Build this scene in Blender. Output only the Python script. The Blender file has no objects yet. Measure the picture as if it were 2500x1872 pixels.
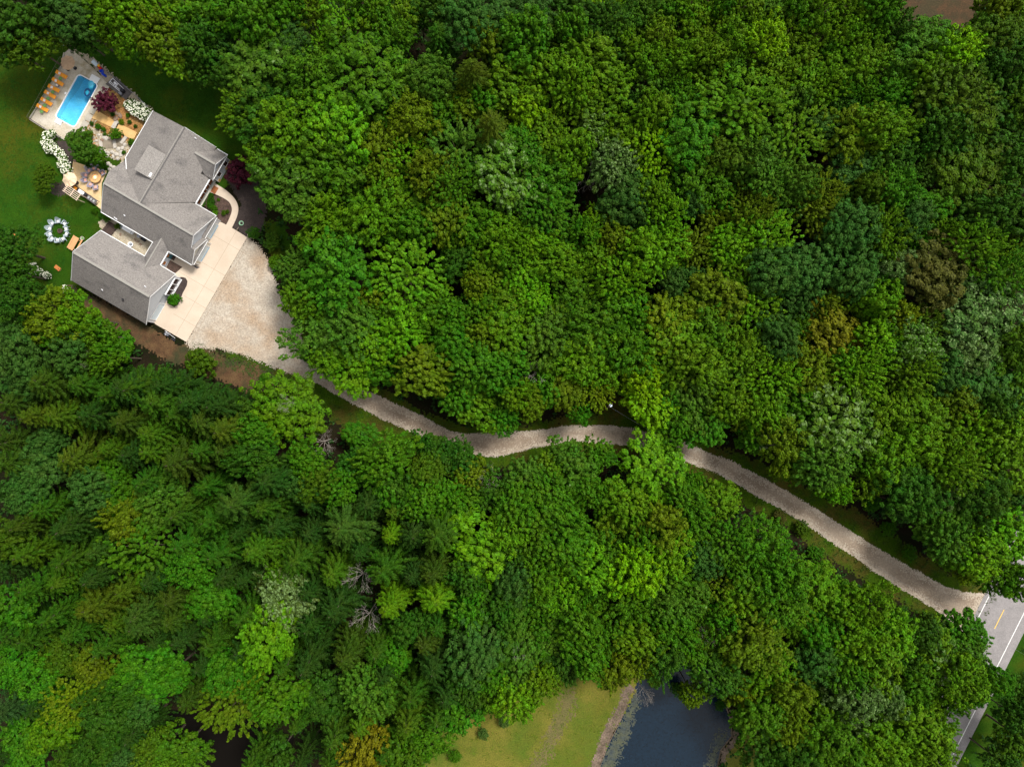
import bpy, bmesh, math, random
import numpy as np
from mathutils import Vector, Matrix, Euler
sc = bpy.context.scene
C = sc.collection
R = math.radians
# ---------------------------------------------------------------- camera, sky, sun, exposure
CAM_H = 125.0
F = 1775.0            # focal length in pixels of the 2500 px wide photograph
cam_d = bpy.data.cameras.new('camera'); cam = bpy.data.objects.new('camera', cam_d); C.objects.link(cam)
cam.location = (0, 0, CAM_H); cam.rotation_euler = (0, 0, 0)
cam_d.sensor_width = 36.0; cam_d.lens = 36.0 * F / 2500.0
cam_d.clip_start = 1.0; cam_d.clip_end = 5000.0
sc.camera = cam
SUN_EL, SUN_AZ = R(58), math.atan2(0.74, 0.66)     # light comes from the upper right of the picture
w = bpy.data.worlds.new('World'); sc.world = w; w.use_nodes = True
wn = w.node_tree.nodes; wl = w.node_tree.links
bg = wn['Background']
sky = wn.new('ShaderNodeTexSky'); sky.sky_type = 'NISHITA'; sky.sun_disc = False
sky.sun_elevation = SUN_EL; sky.sun_rotation = SUN_AZ; sky.air_density = 1.0; sky.dust_density = 3.0
hs = wn.new('ShaderNodeHueSaturation'); hs.inputs['Saturation'].default_value = 0.10
wl.new(sky.outputs[0], hs.inputs['Color']); wl.new(hs.outputs[0], bg.inputs['Color'])
bg.inputs['Strength'].default_value = 0.12
sd = bpy.data.lights.new('sun', 'SUN'); sun = bpy.data.objects.new('sun', sd); C.objects.link(sun)
sd.energy = 2.2; sd.angle = R(14); sd.color = (1.0, 0.96, 0.90)
sv = Vector((math.sin(SUN_AZ) * math.cos(SUN_EL), math.cos(SUN_AZ) * math.cos(SUN_EL), math.sin(SUN_EL)))
sun.rotation_euler = sv.to_track_quat('Z', 'Y').to_euler(); sun.location = (0, 0, 60)
sc.view_settings.view_transform = 'Standard'; sc.view_settings.look = 'None'
sc.view_settings.gamma = 1.0; sc.view_settings.exposure = 0.86
sc.view_settings.use_curve_mapping = False

# ---------------------------------------------------------------- helpers
def P(px, py, z=0.0):
    k = (CAM_H - z) / F
    return ((px - 1250) * k, -(py - 936) * k, z)
def P2(px, py): return P(px, py)[:2]

class MB:
    def __init__(s): s.v = []; s.f = []; s.m = []
    def face(s, pts, m=0):
        b = len(s.v); s.v += [tuple(p) for p in pts]; s.f.append(tuple(range(b, b + len(pts)))); s.m.append(m); return s
    def box(s, x0, x1, y0, y1, z0, z1, m=0):
        b = len(s.v)
        s.v += [(x0,y0,z0),(x1,y0,z0),(x1,y1,z0),(x0,y1,z0),(x0,y0,z1),(x1,y0,z1),(x1,y1,z1),(x0,y1,z1)]
        for q in ((3,2,1,0),(4,5,6,7),(0,1,5,4),(1,2,6,5),(2,3,7,6),(3,0,4,7)):
            s.f.append(tuple(b + i for i in q)); s.m.append(m)
        return s
    def cbox(s, c, d, rz=0.0, m=0, tilt=0.0):
        b = len(s.v); M = Matrix.Translation(c) @ Matrix.Rotation(rz, 4, 'Z') @ Matrix.Rotation(tilt, 4, 'Y')
        for z in (-.5, .5):
            for (x, y) in ((-.5,-.5),(.5,-.5),(.5,.5),(-.5,.5)): s.v.append(tuple(M @ Vector((x*d[0], y*d[1], z*d[2]))))
        for q in ((3,2,1,0),(4,5,6,7),(0,1,5,4),(1,2,6,5),(2,3,7,6),(3,0,4,7)):
            s.f.append(tuple(b + i for i in q)); s.m.append(m)
        return s
    def prism(s, pts, z0, z1, m=0):
        n = len(pts); b = len(s.v)
        s.v += [(p[0], p[1], z0) for p in pts] + [(p[0], p[1], z1) for p in pts]
        s.f.append(tuple(b + n + i for i in range(n))); s.m.append(m)
        s.f.append(tuple(b + n - 1 - i for i in range(n))); s.m.append(m)
        for i in range(n):
            j = (i + 1) % n; s.f.append((b+i, b+j, b+n+j, b+n+i)); s.m.append(m)
        return s
    def slab(s, pts, t, m=0):
        n = len(pts); b = len(s.v)
        s.v += [tuple(p) for p in pts] + [(p[0], p[1], p[2] - t) for p in pts]
        s.f.append(tuple(b + i for i in range(n))); s.m.append(m)
        s.f.append(tuple(b + 2*n - 1 - i for i in range(n))); s.m.append(m)
        for i in range(n):
            j = (i + 1) % n; s.f.append((b+i, b+j, b+n+j, b+n+i)); s.m.append(m)
        return s
    def bar(s, p, q, w, h, m=0):
        p = Vector(p); q = Vector(q); d = q - p; L = d.length
        if L < 1e-6: return s
        x = d.normalized(); up = Vector((0,0,1))
        if abs(x.z) > .98: up = Vector((0,1,0))
        y = up.cross(x).normalized(); z = x.cross(y)
        b = len(s.v)
        for o in (p, q):
            for (a, c) in ((-.5,-.5),(.5,-.5),(.5,.5),(-.5,.5)): s.v.append(tuple(o + y*a*w + z*c*h))
        for f in ((3,2,1,0),(4,5,6,7),(0,1,5,4),(1,2,6,5),(2,3,7,6),(3,0,4,7)): s.f.append(tuple(b+i for i in f)); s.m.append(m)
        return s
    def tube(s, p, q, r0, r1, n=6, m=0, cap=True):
        p = Vector(p); q = Vector(q); d = q - p
        if d.length < 1e-6: return s
        x = d.normalized(); a = Vector((0,0,1)) if abs(x.z) < .9 else Vector((1,0,0))
        y = x.cross(a).normalized(); z = x.cross(y); b = len(s.v)
        for o, r in ((p, r0), (q, r1)):
            for i in range(n):
                t = 2*math.pi*i/n; s.v.append(tuple(o + (y*math.cos(t) + z*math.sin(t))*r))
        for i in range(n):
            j = (i+1) % n; s.f.append((b+i, b+j, b+n+j, b+n+i)); s.m.append(m)
        if cap:
            s.f.append(tuple(b+n+i for i in range(n))); s.m.append(m); s.f.append(tuple(b+n-1-i for i in range(n))); s.m.append(m)
        return s
    def lathe(s, prof, c=(0,0,0), n=16, m=0):
        b = len(s.v)
        for (r, z) in prof:
            for i in range(n):
                t = 2*math.pi*i/n; s.v.append((c[0]+r*math.cos(t), c[1]+r*math.sin(t), c[2]+z))
        for k in range(len(prof)-1):
            for i in range(n):
                j = (i+1) % n; s.f.append((b+k*n+i, b+k*n+j, b+(k+1)*n+j, b+(k+1)*n+i)); s.m.append(m)
        s.f.append(tuple(b+(len(prof)-1)*n+i for i in range(n))); s.m.append(m)
        s.f.append(tuple(b+n-1-i for i in range(n))); s.m.append(m)
        return s
    def mesh(s, name, mats, bevel=0):
        me = bpy.data.meshes.new(name); me.from_pydata(s.v, [], s.f)
        for mm in (mats if isinstance(mats, (list, tuple)) else [mats]): me.materials.append(mm)
        me.polygons.foreach_set('material_index', s.m); 
        bm = bmesh.new(); bm.from_mesh(me)
        if bevel:
            bmesh.ops.remove_doubles(bm, verts=bm.verts, dist=1e-5)
            bmesh.ops.bevel(bm, geom=list(bm.edges), offset=bevel, segments=2, affect='EDGES', clamp_overlap=True)
        bmesh.ops.recalc_face_normals(bm, faces=bm.faces); bm.to_mesh(me); bm.free()
        me.update(); return me
    def build(s, name, mats, parent=None, bevel=0, loc=None, rz=0.0):
        return obj(name, s.mesh(name, mats, bevel), parent, loc, rz)

def obj(name, me, parent=None, loc=None, rz=0.0):
    o = bpy.data.objects.new(name, me); C.objects.link(o)
    if parent: o.parent = parent
    if loc is not None: o.location = loc
    if rz: o.rotation_euler = (0, 0, rz)
    return o
def tag(o, label, cat, group=None):
    o['label'] = label; o['category'] = cat
    if group: o['group'] = group
    return o
def thing(name, label, cat, loc=(0,0,0), rz=0.0, group=None):
    o = bpy.data.objects.new(name, None); C.objects.link(o); o.empty_display_size = .3
    o.location = loc; o.rotation_euler = (0, 0, rz); return tag(o, label, cat, group)
def dup(root, loc, rz, label, group=None, scale=None, color=None):
    r = root.copy(); C.objects.link(r); r.location = loc; r.rotation_euler = (0, 0, rz); r['label'] = label
    if group: r['group'] = group
    if scale is not None: r.scale = scale
    for ch in list(root.children):
        c = ch.copy(); C.objects.link(c); c.parent = r
        for g in list(ch.children):
            d = g.copy(); C.objects.link(d); d.parent = c
    return r
def structure(o): o['kind'] = 'structure'; return o
def stuff(o, label=None, cat=None):
    o['kind'] = 'stuff'
    if label: o['label'] = label; o['category'] = cat
    return o

# ---------------------------------------------------------------- materials
def nodes(name):
    m = bpy.data.materials.new(name); m.use_nodes = True; nt = m.node_tree
    return m, nt, nt.nodes['Principled BSDF']
def mat(name, c1, c2=None, scale=1.0, rough=.8, c3=None, scale3=.2, speck=0.0, speck_scale=20.0, metal=0.0, spec=.3,
        bump=0.0, bump_scale=30.0, lo=.35, hi=.65, stretch=None, lo3=.45, hi3=.6):
    m, nt, p = nodes(name); N = nt.nodes; L = nt.links
    p.inputs['Roughness'].default_value = rough; p.inputs['Metallic'].default_value = metal
    p.inputs['Specular IOR Level'].default_value = spec
    tc = N.new('ShaderNodeTexCoord'); co = tc.outputs['Object']
    if stretch:
        mp = N.new('ShaderNodeMapping'); mp.inputs['Scale'].default_value = stretch; L.new(co, mp.inputs[0]); co = mp.outputs[0]
    def noise(sc_, det=6, src=co):
        n = N.new('ShaderNodeTexNoise'); n.inputs['Scale'].default_value = sc_; n.inputs['Detail'].default_value = det
        n.inputs['Roughness'].default_value = .6; L.new(src, n.inputs['Vector']); return n.outputs['Fac']
    def ramp(fac, lo_, hi_):
        r = N.new('ShaderNodeMapRange'); r.inputs['From Min'].default_value = lo_; r.inputs['From Max'].default_value = hi_
        L.new(fac, r.inputs['Value']); return r.outputs[0]
    def mix(f, a, b, bt='MIX'):
        x = N.new('ShaderNodeMix'); x.data_type = 'RGBA'; x.blend_type = bt
        if f is None or isinstance(f, float): x.inputs[0].default_value = f or 0
        else: L.new(f, x.inputs[0])
        for v, s_ in ((a, x.inputs[6]), (b, x.inputs[7])):
            if isinstance(v, tuple): s_.default_value = (*v, 1)
            else: L.new(v, s_)
        return x.outputs[2]
    col = c1
    if c2 is not None: col = mix(ramp(noise(scale), lo, hi), c1, c2)
    if c3 is not None: col = mix(ramp(noise(scale3, 4, tc.outputs['Object']), lo3, hi3), col, c3)
    if speck:
        n = noise(speck_scale, 2, tc.outputs['Object'])
        mr = N.new('ShaderNodeMapRange'); mr.inputs['From Min'].default_value = .3; mr.inputs['From Max'].default_value = .7
        mr.inputs['To Min'].default_value = 1 - speck; mr.inputs['To Max'].default_value = 1 + speck
        L.new(n, mr.inputs['Value'])
        vm = N.new('ShaderNodeVectorMath'); vm.operation = 'SCALE'
        if isinstance(col, tuple): vm.inputs[0].default_value = col
        else: L.new(col, vm.inputs[0])
        L.new(mr.outputs[0], vm.inputs['Scale']); col = vm.outputs[0]
    if isinstance(col, tuple): p.inputs['Base Color'].default_value = (*col, 1)
    else: L.new(col, p.inputs['Base Color'])
    if bump:
        b = N.new('ShaderNodeBump'); b.inputs['Strength'].default_value = bump; b.inputs['Distance'].default_value = .05
        L.new(noise(bump_scale, 3, tc.outputs['Object']), b.inputs['Height']); L.new(b.outputs[0], p.inputs['Normal'])
    return m

def leaf_mat(name, spread=.45, rough=.55, fixed=None, trans=.09, huevar=.018, attr=None):
    m, nt, p = nodes(name); N = nt.nodes; L = nt.links
    oi = N.new('ShaderNodeObjectInfo'); ge = N.new('ShaderNodeNewGeometry'); tc = N.new('ShaderNodeTexCoord')
    mr = N.new('ShaderNodeMapRange'); mr.inputs['To Min'].default_value = 1 - spread; mr.inputs['To Max'].default_value = 1 + spread
    L.new(ge.outputs['Random Per Island'], mr.inputs['Value'])
    n = N.new('ShaderNodeTexNoise'); n.inputs['Scale'].default_value = .45; n.inputs['Detail'].default_value = 4
    L.new(tc.outputs['Object'], n.inputs['Vector'])
    mr2 = N.new('ShaderNodeMapRange'); mr2.inputs['From Min'].default_value = .3; mr2.inputs['From Max'].default_value = .7
    mr2.inputs['To Min'].default_value = .5 - huevar; mr2.inputs['To Max'].default_value = .5 + huevar
    L.new(n.outputs['Fac'], mr2.inputs['Value'])
    h = N.new('ShaderNodeHueSaturation')
    L.new(mr2.outputs[0], h.inputs['Hue']); L.new(mr.outputs[0], h.inputs['Value'])
    if attr:
        at = N.new('ShaderNodeAttribute'); at.attribute_name = attr; L.new(at.outputs['Color'], h.inputs['Color'])
    elif fixed: h.inputs['Color'].default_value = (*fixed, 1)
    else: L.new(oi.outputs['Color'], h.inputs['Color'])
    if not attr and not fixed:      # a share of pale flecked leaves, set per tree through the object colour's alpha
        n2 = N.new('ShaderNodeTexNoise'); n2.inputs['Scale'].default_value = .8; n2.inputs['Detail'].default_value = 3; L.new(tc.outputs['Object'], n2.inputs['Vector'])
        a1 = N.new('ShaderNodeMath'); a1.operation = 'MULTIPLY_ADD'; L.new(ge.outputs['Random Per Island'], a1.inputs[0]); a1.inputs[1].default_value = .5
        a2 = N.new('ShaderNodeMath'); a2.operation = 'MULTIPLY_ADD'; L.new(n2.outputs['Fac'], a2.inputs[0]); a2.inputs[1].default_value = .9; a2.inputs[2].default_value = -.2
        L.new(a2.outputs[0], a1.inputs[2]); gt = N.new('ShaderNodeMath'); gt.operation = 'GREATER_THAN'; L.new(a1.outputs[0], gt.inputs[0]); L.new(oi.outputs['Alpha'], gt.inputs[1])
        mm = N.new('ShaderNodeMix'); mm.data_type = 'RGBA'; L.new(gt.outputs[0], mm.inputs[0]); L.new(h.outputs[0], mm.inputs[6]); mm.inputs[7].default_value = (.125,.20,.062,1)
        src = mm.outputs[2]
    else: src = h.outputs[0]
    L.new(src, p.inputs['Base Color']); p.inputs['Roughness'].default_value = rough
    p.inputs['Specular IOR Level'].default_value = .06
    tr = N.new('ShaderNodeBsdfTranslucent'); L.new(src, tr.inputs['Color'])
    ms = N.new('ShaderNodeMixShader'); ms.inputs[0].default_value = trans
    L.new(p.outputs[0], ms.inputs[1]); L.new(tr.outputs[0], ms.inputs[2])
    L.new(ms.outputs[0], nt.nodes['Material Output'].inputs['Surface'])
    return m

M = {}
M['floor'] = mat('forest_floor', (.013,.010,.006), (.009,.014,.004), .5, .95, (.020,.014,.008), .12, .5, 6.0, bump=.6, spec=.02)
M['lawn'] = mat('lawn_grass', (.015,.048,.003), (.024,.068,.004), .30, .95, (.050,.060,.005), .10, .30, 5.0, bump=.7, lo3=.46, hi3=.70, spec=.03)
M['verge'] = mat('verge_grass', (.026,.064,.003), (.042,.078,.004), .6, .95, (.060,.055,.010), .16, .4, 5.0, bump=.8, spec=.03)
M['field'] = mat('field_grass', (.088,.092,.005), (.056,.096,.003), .16, .9, (.125,.115,.012), .10, .3, 5.0, bump=.5)
M['fielddirt'] = mat('trodden_grass', (.12,.095,.035), (.085,.085,.02), .6, .95, speck=.4, speck_scale=6)
M['dirt'] = mat('dirt', (.065,.032,.014), (.11,.062,.026), .7, .95, (.035,.035,.012), .22, .45, 9.0, bump=.6)
M['clearing'] = mat('dry_needles', (.065,.034,.014), (.035,.024,.009), .8, .95, (.04,.03,.012), .2, .4, 6.0)
M['gravel'] = mat('gravel', (.43,.375,.305), (.36,.305,.24), .5, .95, (.34,.25,.17), .10, .30, 4.0, bump=.6, bump_scale=8, lo3=.47, hi3=.62)
M['drive'] = mat('gravel_track', (.42,.36,.285), (.35,.29,.22), .7, .95, (.38,.31,.235), .2, .22, 4.5, bump=.5, bump_scale=8)
M['drive2'] = mat('worn_track', (.275,.215,.158), (.23,.175,.125), .5, .95, (.32,.255,.19), .15, .16, 4.5, bump=.3, bump_scale=8)
M['drive3'] = mat('track_crown', (.34,.275,.205), (.29,.23,.165), .5, .95, speck=.2, speck_scale=4.5)
M['concrete'] = mat('concrete', (.56,.46,.36), (.50,.405,.31), .35, .85, speck=.07, speck_scale=10)
M['joint'] = mat('joint', (.34,.26,.19), rough=.9)
M['pooldeck'] = mat('pool_deck', (.52,.47,.39), (.42,.36,.26), .5, .85, (.26,.21,.11), .28, .15, 5.0, lo3=.55, hi3=.7)
M['slab'] = mat('stone_slab', (.42,.38,.32), (.34,.31,.25), .8, .9, speck=.15)
M['tan'] = mat('tan_paving', (.62,.40,.17), (.52,.31,.11), .7, .85, speck=.12, speck_scale=6)
M['tan2'] = mat('pale_patio', (.66,.50,.29), (.56,.38,.18), .5, .85, speck=.1, speck_scale=6)
M['mulch'] = mat('orange_mulch', (.30,.125,.035), (.38,.20,.07), 1.2, .95, (.16,.10,.03), .5, .45, 6.0, bump=.6)
M['dmulch'] = mat('dark_mulch', (.035,.026,.024), (.055,.040,.034), 1.5, .95, speck=.45, speck_scale=8)
M['rmulch'] = mat('red_mulch', (.09,.055,.042), (.05,.032,.024), 1.8, .95, speck=.5, speck_scale=8)
M['peb'] = mat('pebbles', (.42,.36,.27), (.30,.25,.17), 1.2, .9, speck=.4, speck_scale=7, bump=.5)
M['asphalt'] = mat('asphalt', (.245,.225,.22), (.205,.19,.185), .6, .85, speck=.18, speck_scale=7)
M['wline'] = mat('white_paint', (.78,.77,.74), (.60,.59,.56), 3, .6); M['yline'] = mat('yellow_paint', (.80,.48,.06), rough=.6)
M['white'] = mat('white_trim', (.80,.80,.80), rough=.45, spec=.4)
M['siding'] = mat('grey_siding', (.58,.61,.65), (.54,.57,.61), 2, .6)
M['dsiding'] = mat('grey_fascia', (.36,.37,.36), rough=.6)
M['cream'] = mat('cream_siding', (.60,.58,.50), rough=.6)
M['gdoor'] = mat('garage_door', (.62,.72,.78), (.57,.67,.74), 1.5, .45)
M['blue_trim'] = mat('blue_trim', (.08,.33,.55), rough=.5)
M['glass'] = mat('window_glass', (.05,.03,.025), rough=.12, spec=.6)
M['oglass'] = mat('amber_glass', (.48,.17,.03), (.36,.11,.02), 4, .25, spec=.5)
M['teal'] = mat('teal_door', (.05,.17,.20), rough=.5)
M['porch'] = mat('porch_boards', (.30,.105,.035), (.24,.08,.025), 1.2, .6)
M['pipe'] = mat('white_pipe', (.75,.75,.78), rough=.4)
M['bark'] = mat('bark', (.10,.075,.055), (.06,.045,.03), 3, .95)
M['deadwood'] = mat('dead_wood', (.42,.37,.33), (.30,.26,.22), 2, .9)
M['orange'] = mat('orange_fabric', (.85,.33,.03), rough=.8); M['towel'] = mat('white_towel', (.85,.78,.70), rough=.9)
M['green'] = mat('green_resin', (.14,.30,.08), rough=.5); M['metal'] = mat('grey_metal', (.30,.31,.34), rough=.35, metal=.8)
M['black'] = mat('black_metal', (.02,.02,.025), rough=.4); M['canvas'] = mat('tan_canvas', (.62,.42,.27), (.56,.37,.23), 2, .9)
M['canvas2'] = mat('light_canvas', (.70,.54,.37), (.64,.48,.32), 2, .9)
M['chairgrey'] = mat('grey_resin', (.34,.40,.43), rough=.5); M['chairlilac'] = mat('lilac_resin', (.30,.28,.36), rough=.5)
M['coral'] = mat('coral_cushion', (.75,.38,.30), rough=.9); M['palecush'] = mat('pale_cushion', (.70,.68,.68), rough=.9)
M['wood'] = mat('fresh_wood', (.62,.33,.15), (.55,.28,.12), 2, .7, stretch=(1,6,1)); M['owood'] = mat('orange_wood', (.55,.20,.05), (.45,.15,.04), 3, .7)
M['dwood'] = mat('dark_wood', (.075,.045,.035), (.045,.03,.024), 2, .8); M['gwood'] = mat('grey_decking', (.12,.105,.10), (.08,.07,.068), 2, .85)
M['pergola'] = mat('painted_timber', (.78,.62,.48), rough=.7); M['rock'] = mat('boulder', (.50,.46,.40), (.38,.34,.29), 1.5, .9, speck=.2)
M['landing'] = mat('brown_landing', (.26,.215,.16), (.20,.165,.12), 1, .9)
M['rock2'] = mat('brown_boulder', (.25,.17,.12), (.19,.13,.09), 1.5, .9); M['blue'] = mat('blue_plastic', (.01,.06,.55), rough=.35)
M['red'] = mat('red_plastic', (.55,.03,.02), rough=.35); M['yellow'] = mat('yellow_plastic', (.85,.45,.02), rough=.35)
M['cyan'] = mat('cyan_vinyl', (.05,.50,.72), rough=.3); M['navy'] = mat('navy_vinyl', (.01,.07,.20), rough=.3)
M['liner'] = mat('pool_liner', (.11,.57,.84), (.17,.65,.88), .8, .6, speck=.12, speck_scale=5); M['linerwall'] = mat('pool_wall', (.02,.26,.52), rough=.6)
M['stonetop'] = mat('stone_ring', (.62,.36,.15), rough=.7)
# shingles: courses plus streaks
def shingle(name, base, dark):
    m, nt, p = nodes(name); N = nt.nodes; L = nt.links; tc = N.new('ShaderNodeTexCoord')
    def noise(s, d=5, st=None):
        n = N.new('ShaderNodeTexNoise'); n.inputs['Scale'].default_value = s; n.inputs['Detail'].default_value = d; n.inputs['Roughness'].default_value = .55
        src = tc.outputs['Object']
        if st:
            mp = N.new('ShaderNodeMapping'); mp.inputs['Scale'].default_value = st; L.new(src, mp.inputs[0]); src = mp.outputs[0]
        L.new(src, n.inputs['Vector']); return n.outputs['Fac']
    def mr(f, a, b, c, d):
        r = N.new('ShaderNodeMapRange'); 
        for k, v in (('From Min',a),('From Max',b),('To Min',c),('To Max',d)): r.inputs[k].default_value = v
        L.new(f, r.inputs['Value']); return r.outputs[0]
    x = N.new('ShaderNodeMix'); x.data_type = 'RGBA'; x.inputs[6].default_value = (*base,1); x.inputs[7].default_value = (*dark,1)
    L.new(mr(noise(.55, 3, (.55, 1.0, .4)), .52, .80, 0, .80), x.inputs[0])
    sp = mr(noise(4.5, 3, (1, 1.6, 1)), .3, .7, .68, 1.32)
    wv = N.new('ShaderNodeTexBrick'); wv.inputs['Scale'].default_value = 3.0; wv.inputs['Mortar Size'].default_value = .03
    wv.inputs['Color1'].default_value = (1.04,1.04,1.04,1); wv.inputs['Color2'].default_value = (.93,.93,.93,1); wv.inputs['Mortar'].default_value = (.8,.8,.8,1)
    L.new(tc.outputs['Object'], wv.inputs['Vector'])
    vm = N.new('ShaderNodeVectorMath'); vm.operation = 'SCALE'; L.new(x.outputs[2], vm.inputs[0]); L.new(sp, vm.inputs['Scale'])
    v2 = N.new('ShaderNodeVectorMath'); v2.operation = 'MULTIPLY'; L.new(vm.outputs[0], v2.inputs[0]); L.new(wv.outputs['Color'], v2.inputs[1])
    L.new(v2.outputs[0], p.inputs['Base Color']); p.inputs['Roughness'].default_value = .92; p.inputs['Specular IOR Level'].default_value = .2
    return m
M['roof'] = shingle('asphalt_shingles', (.215,.197,.182), (.085,.080,.080))
M['rooflight'] = shingle('pale_shingles', (.265,.245,.225), (.24,.22,.20))  # paler shingle tone for the shed dormer
M['roofcap'] = mat('ridge_shingles', (.27,.255,.23), rough=.95, speck=.2)
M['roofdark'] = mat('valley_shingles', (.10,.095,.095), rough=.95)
M['leaf'] = leaf_mat('leaves'); M['leaf2'] = leaf_mat('woodland_leaves', attr='tint'); M['needle'] = leaf_mat('needles', .4, .6, None, .12, .02)
M['blossom'] = mat('white_blossom', (.82,.82,.66), rough=.9)
M['fire'] = bpy.data.materials.new('flame'); M['fire'].use_nodes = True
_n = M['fire'].node_tree.nodes; _e = _n.new('ShaderNodeEmission'); _e.inputs['Color'].default_value = (1,.62,.22,1); _e.inputs['Strength'].default_value = 3.0
M['fire'].node_tree.links.new(_e.outputs[0], _n['Material Output'].inputs['Surface'])
def water_pool():
    m = bpy.data.materials.new('pool_water'); m.use_nodes = True; nt = m.node_tree; N = nt.nodes; L = nt.links; N.remove(N['Principled BSDF'])
    t = N.new('ShaderNodeBsdfTransparent'); t.inputs['Color'].default_value = (.86,.97,1,1)
    g = N.new('ShaderNodeBsdfGlossy'); g.inputs['Roughness'].default_value = .08
    fr = N.new('ShaderNodeFresnel'); fr.inputs['IOR'].default_value = 1.33
    no = N.new('ShaderNodeTexNoise'); no.inputs['Scale'].default_value = 3.5; tc = N.new('ShaderNodeTexCoord'); L.new(tc.outputs['Object'], no.inputs['Vector'])
    b = N.new('ShaderNodeBump'); b.inputs['Strength'].default_value = .5; L.new(no.outputs['Fac'], b.inputs['Height']); L.new(b.outputs[0], g.inputs['Normal'])
    mx = N.new('ShaderNodeMixShader'); L.new(fr.outputs[0], mx.inputs[0]); L.new(t.outputs[0], mx.inputs[1]); L.new(g.outputs[0], mx.inputs[2])
    va = N.new('ShaderNodeVolumeAbsorption'); va.inputs['Color'].default_value = (.05,.62,.92,1); va.inputs['Density'].default_value = .05
    L.new(mx.outputs[0], N['Material Output'].inputs['Surface']); L.new(va.outputs[0], N['Material Output'].inputs['Volume']); return m
M['poolwater'] = water_pool()
M['pond'] = mat('pond_water', (.003,.011,.021), (.004,.013,.025), 1.5, .22, spec=.38, bump=.15, bump_scale=2.5, speck=.2, speck_scale=3)
M['shadowwater'] = mat('shadow_toned_water', (.006,.005,.004), rough=.9, spec=.02)
M['mud'] = mat('pond_mud', (.16,.115,.085), (.075,.055,.035), .8, .9, speck=.4, speck_scale=4)
M['algae'] = mat('algae', (.06,.065,.035), (.035,.045,.045), .8, .8, speck=.4, speck_scale=5)

# ---------------------------------------------------------------- value noise and ragged ground sheets
rng = np.random.default_rng(7)
_lat = rng.random((256, 256))
def vnoise(x, y):
    xi = np.floor(x).astype(int); yi = np.floor(y).astype(int); fx = x - xi; fy = y - yi
    fx = fx*fx*(3-2*fx); fy = fy*fy*(3-2*fy); g = lambda a, b: _lat[a & 255, b & 255]
    return (g(xi,yi)*(1-fx)+g(xi+1,yi)*fx)*(1-fy)+(g(xi,yi+1)*(1-fx)+g(xi+1,yi+1)*fx)*fy
def fbm(x, y, o=4):
    s = 0; a = .5; t = 0
    for i in range(o): s = s + a*vnoise(x*2**i+17*i, y*2**i+5*i); t += a; a *= .6
    return s/t - .5
def sdist(X, Y, poly):
    poly = np.array(poly); d = np.full(X.shape, 1e9); ins = np.zeros(X.shape, bool); n = len(poly)
    for i in range(n):
        ax, ay = poly[i]; bx, by = poly[(i+1) % n]; ex, ey = bx-ax, by-ay; l2 = ex*ex+ey*ey+1e-12
        t = np.clip(((X-ax)*ex+(Y-ay)*ey)/l2, 0, 1); d = np.minimum(d, np.hypot(X-ax-t*ex, Y-ay-t*ey))
        c = (ay > Y) != (by > Y); xx = ax + (Y-ay)/(by-ay+1e-12)*ex; ins ^= c & (X < xx)
    return np.where(ins, d, -d)
def sheet(name, px, z, m, cell=.2, amp=.8, ns=.6, fine=.35, grow=0.0, minus=(), kind='structure'):
    poly = [P2(*p) for p in px]; a = np.array(poly)
    pad = amp + fine + max(grow, 0) + cell
    xs = np.arange(a[:,0].min()-pad, a[:,0].max()+pad, cell); ys = np.arange(a[:,1].min()-pad, a[:,1].max()+pad, cell)
    X, Y = np.meshgrid(xs, ys, indexing='ij'); cx = X + cell/2; cy = Y + cell/2
    d = sdist(cx, cy, poly) + grow + amp*2*fbm(cx*ns, cy*ns) + fine*2*(rng.random(cx.shape)-.5)
    keep = d > 0
    for q in minus: keep &= sdist(cx, cy, [P2(*p) for p in q]) < 0
    keep[-1,:] = False; keep[:,-1] = False
    return grid_mesh(name, X, Y, keep, z, m, kind)
def grid_mesh(name, X, Y, keep, z, m, kind='structure'):
    nx, ny = X.shape; I, J = np.nonzero(keep)
    idx = lambda i, j: i*ny+j
    q = np.stack([idx(I,J), idx(I+1,J), idx(I+1,J+1), idx(I,J+1)], 1)
    used, inv = np.unique(q.ravel(), return_inverse=True)
    V = np.stack([X.ravel()[used], Y.ravel()[used], np.full(len(used), z)], 1)
    return quad_obj(name, V, inv.reshape(-1, 4), m, kind=kind)
def quad_mesh(name, V, Q, m):
    me = bpy.data.meshes.new(name); V = np.asarray(V, np.float32); Q = np.asarray(Q, np.int32)
    k = Q.shape[1]
    me.vertices.add(len(V)); me.vertices.foreach_set('co', V.ravel())
    me.loops.add(Q.size); me.loops.foreach_set('vertex_index', Q.ravel())
    me.polygons.add(len(Q)); me.polygons.foreach_set('loop_start', np.arange(0, Q.size, k, dtype=np.int32))
    me.materials.append(m); me.update(calc_edges=True); me.validate(); return me
def quad_obj(name, V, Q, m, parent=None, kind=None):
    o = obj(name, quad_mesh(name, V, Q, m), parent)
    if kind: o['kind'] = kind
    return o
def filled(name, outer, holes, z, m):
    bm = bmesh.new(); E = []
    for loop in [outer] + list(holes):
        vs = [bm.verts.new((p[0], p[1], z)) for p in loop]
        E += [bm.edges.new((vs[i], vs[(i+1) % len(vs)])) for i in range(len(vs))]
    bmesh.ops.triangle_fill(bm, use_beauty=True, use_dissolve=False, edges=E)
    for f in bm.faces:
        if f.normal.z < 0: f.normal_flip()
    me = bpy.data.meshes.new(name); bm.to_mesh(me); bm.free(); me.materials.append(m); return obj(name, me)
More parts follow.
